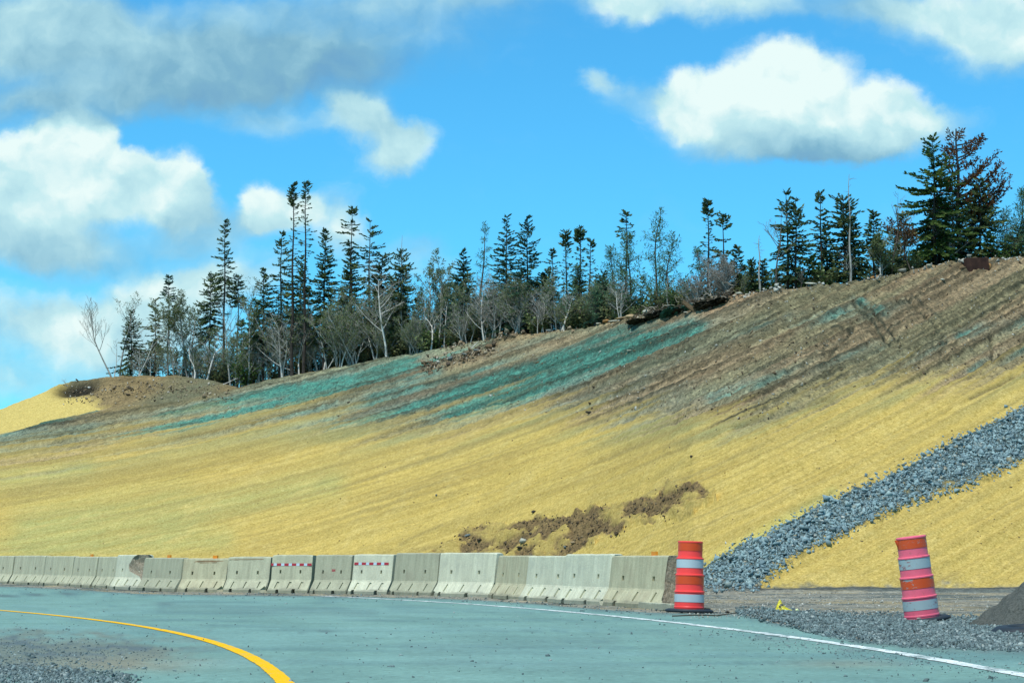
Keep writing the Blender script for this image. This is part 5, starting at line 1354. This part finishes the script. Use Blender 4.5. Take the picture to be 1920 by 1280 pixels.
def copyset(name, meshes, names, px, off, h_, h0, label, cat, group, sxy=1.0):
    A, Y, z = place(px, off); r = empty(name, (A * Y, Y, z - .04), random.uniform(0, 6.28)); s = h_ / h0; r.scale = (s * sxy, s * sxy, s)
    tag(r, label, cat, group)
    for me, nm in zip(meshes, names):
        if me is None: continue
        o = bpy.data.objects.new(nm, me); COL.objects.link(o); o.parent = r
    return r
rs = random.Random(77)
TOPX = [200, 250, 350, 480, 560, 700, 780, 900, 1000, 1100, 1250, 1400, 1480, 1600, 1700, 1800, 1930]
TOPH = [1.0, 2.0, 2.8, 3.6, 4.4, 4.0, 3.0, 3.2, 3.2, 2.6, 1.9, 1.4, 1.3, 1.8, 2.2, 2.8, 2.6]
for q in range(85):
    px = rs.choice([rs.uniform(235, 1230), rs.uniform(235, 1130), rs.uniform(1100, 1935)]); hh_ = float(np.interp(px, TOPX, TOPH)) * rs.uniform(.5, 1.0); off = rs.uniform(1.8, 9)
    i = rs.randrange(6); copyset('spruce_tree', SV[i], ('trunk', 'crown'), px, off, hh_ + off * .05, 4.0, 'dark spruce filling the inside of the wood behind the crest trees', 'tree', 'spruces inside the wood', rs.uniform(.9, 1.4))
for q in range(165):
    px = rs.choice([rs.uniform(238, 1230), rs.uniform(400, 1120), rs.uniform(238, 1940)]); hh_ = float(np.interp(px, TOPX, TOPH)) * rs.uniform(.4, .85); off = rs.uniform(.3, 4)
    i = rs.randrange(5); copyset('birch_tree', BV[i], ('trunk', 'twigs', 'crown'), px, off, hh_, 3.0, 'thin leafless sapling among the undergrowth of the wood', 'tree', 'saplings inside the wood')
for q in range(150):
    px = rs.choice([rs.uniform(245, 1250), rs.uniform(400, 1400), rs.uniform(1100, 1940)]); off = rs.uniform(.5, 5); i = rs.randrange(4)
    copyset('shrub', HV[i], ('trunk', 'crown'), px, off, rs.uniform(.5, 1.25) * float(np.interp(px, [240, 400, 1200, 1500, 1900], [.8, 1.1, 1.0, .7, .9])), 1.0, 'low green shrub in the undergrowth along the edge of the wood', 'shrub', 'shrubs along the edge of the wood', rs.uniform(.9, 1.4))
# fallen white branches at the edge of the wood
for k, (px, py, L, an, lab) in enumerate([(418, 718, .9, 20, 'white fallen branch on the right of the brown mound'), (560, 696, .8, 160, 'fallen grey branch at the foot of the tall twin trunks'), (615, 680, .7, 60, 'broken white stick pile below the dense spruces'), (905, 632, .5, 95, 'pale broken stub standing in the crest rubble'),
                                          (880, 655, .45, 40, 'pale broken stick in the lower rubble'), (1165, 578, .6, 92, 'short grey dead post at the crest by the larches'), (127, 722, .5, 130, 'thin dark twig sticking up from the bank at the far left')]):
    x, y, z = on_slope(px, py + 3); T = Tubes(); a = R(an); d = Vector((math.cos(a), .1, abs(math.sin(a)) * .9 + .08)); r2 = random.Random(k)
    T.tube([(0, 0, 0), d * L * .3, d * L * .65 + Vector((0, 0, .03)), d * L], [.022, .018, .014, .006], 4, .8)
    for w in range(3): p = d * L * r2.uniform(.3, .8); T.tube([p, p + Vector((r2.uniform(-.2, .2), 0, r2.uniform(.02, .2)))], [.009, .004], 3, .8)
    o = link('fallen_branch', T.mesh('fallen_branch'), bk_grey if 'grey' in lab or 'dark' in lab else bk_birch); o.location = (x, y, z); tag(o, lab, 'branch', 'dead branches at the edge of the wood')
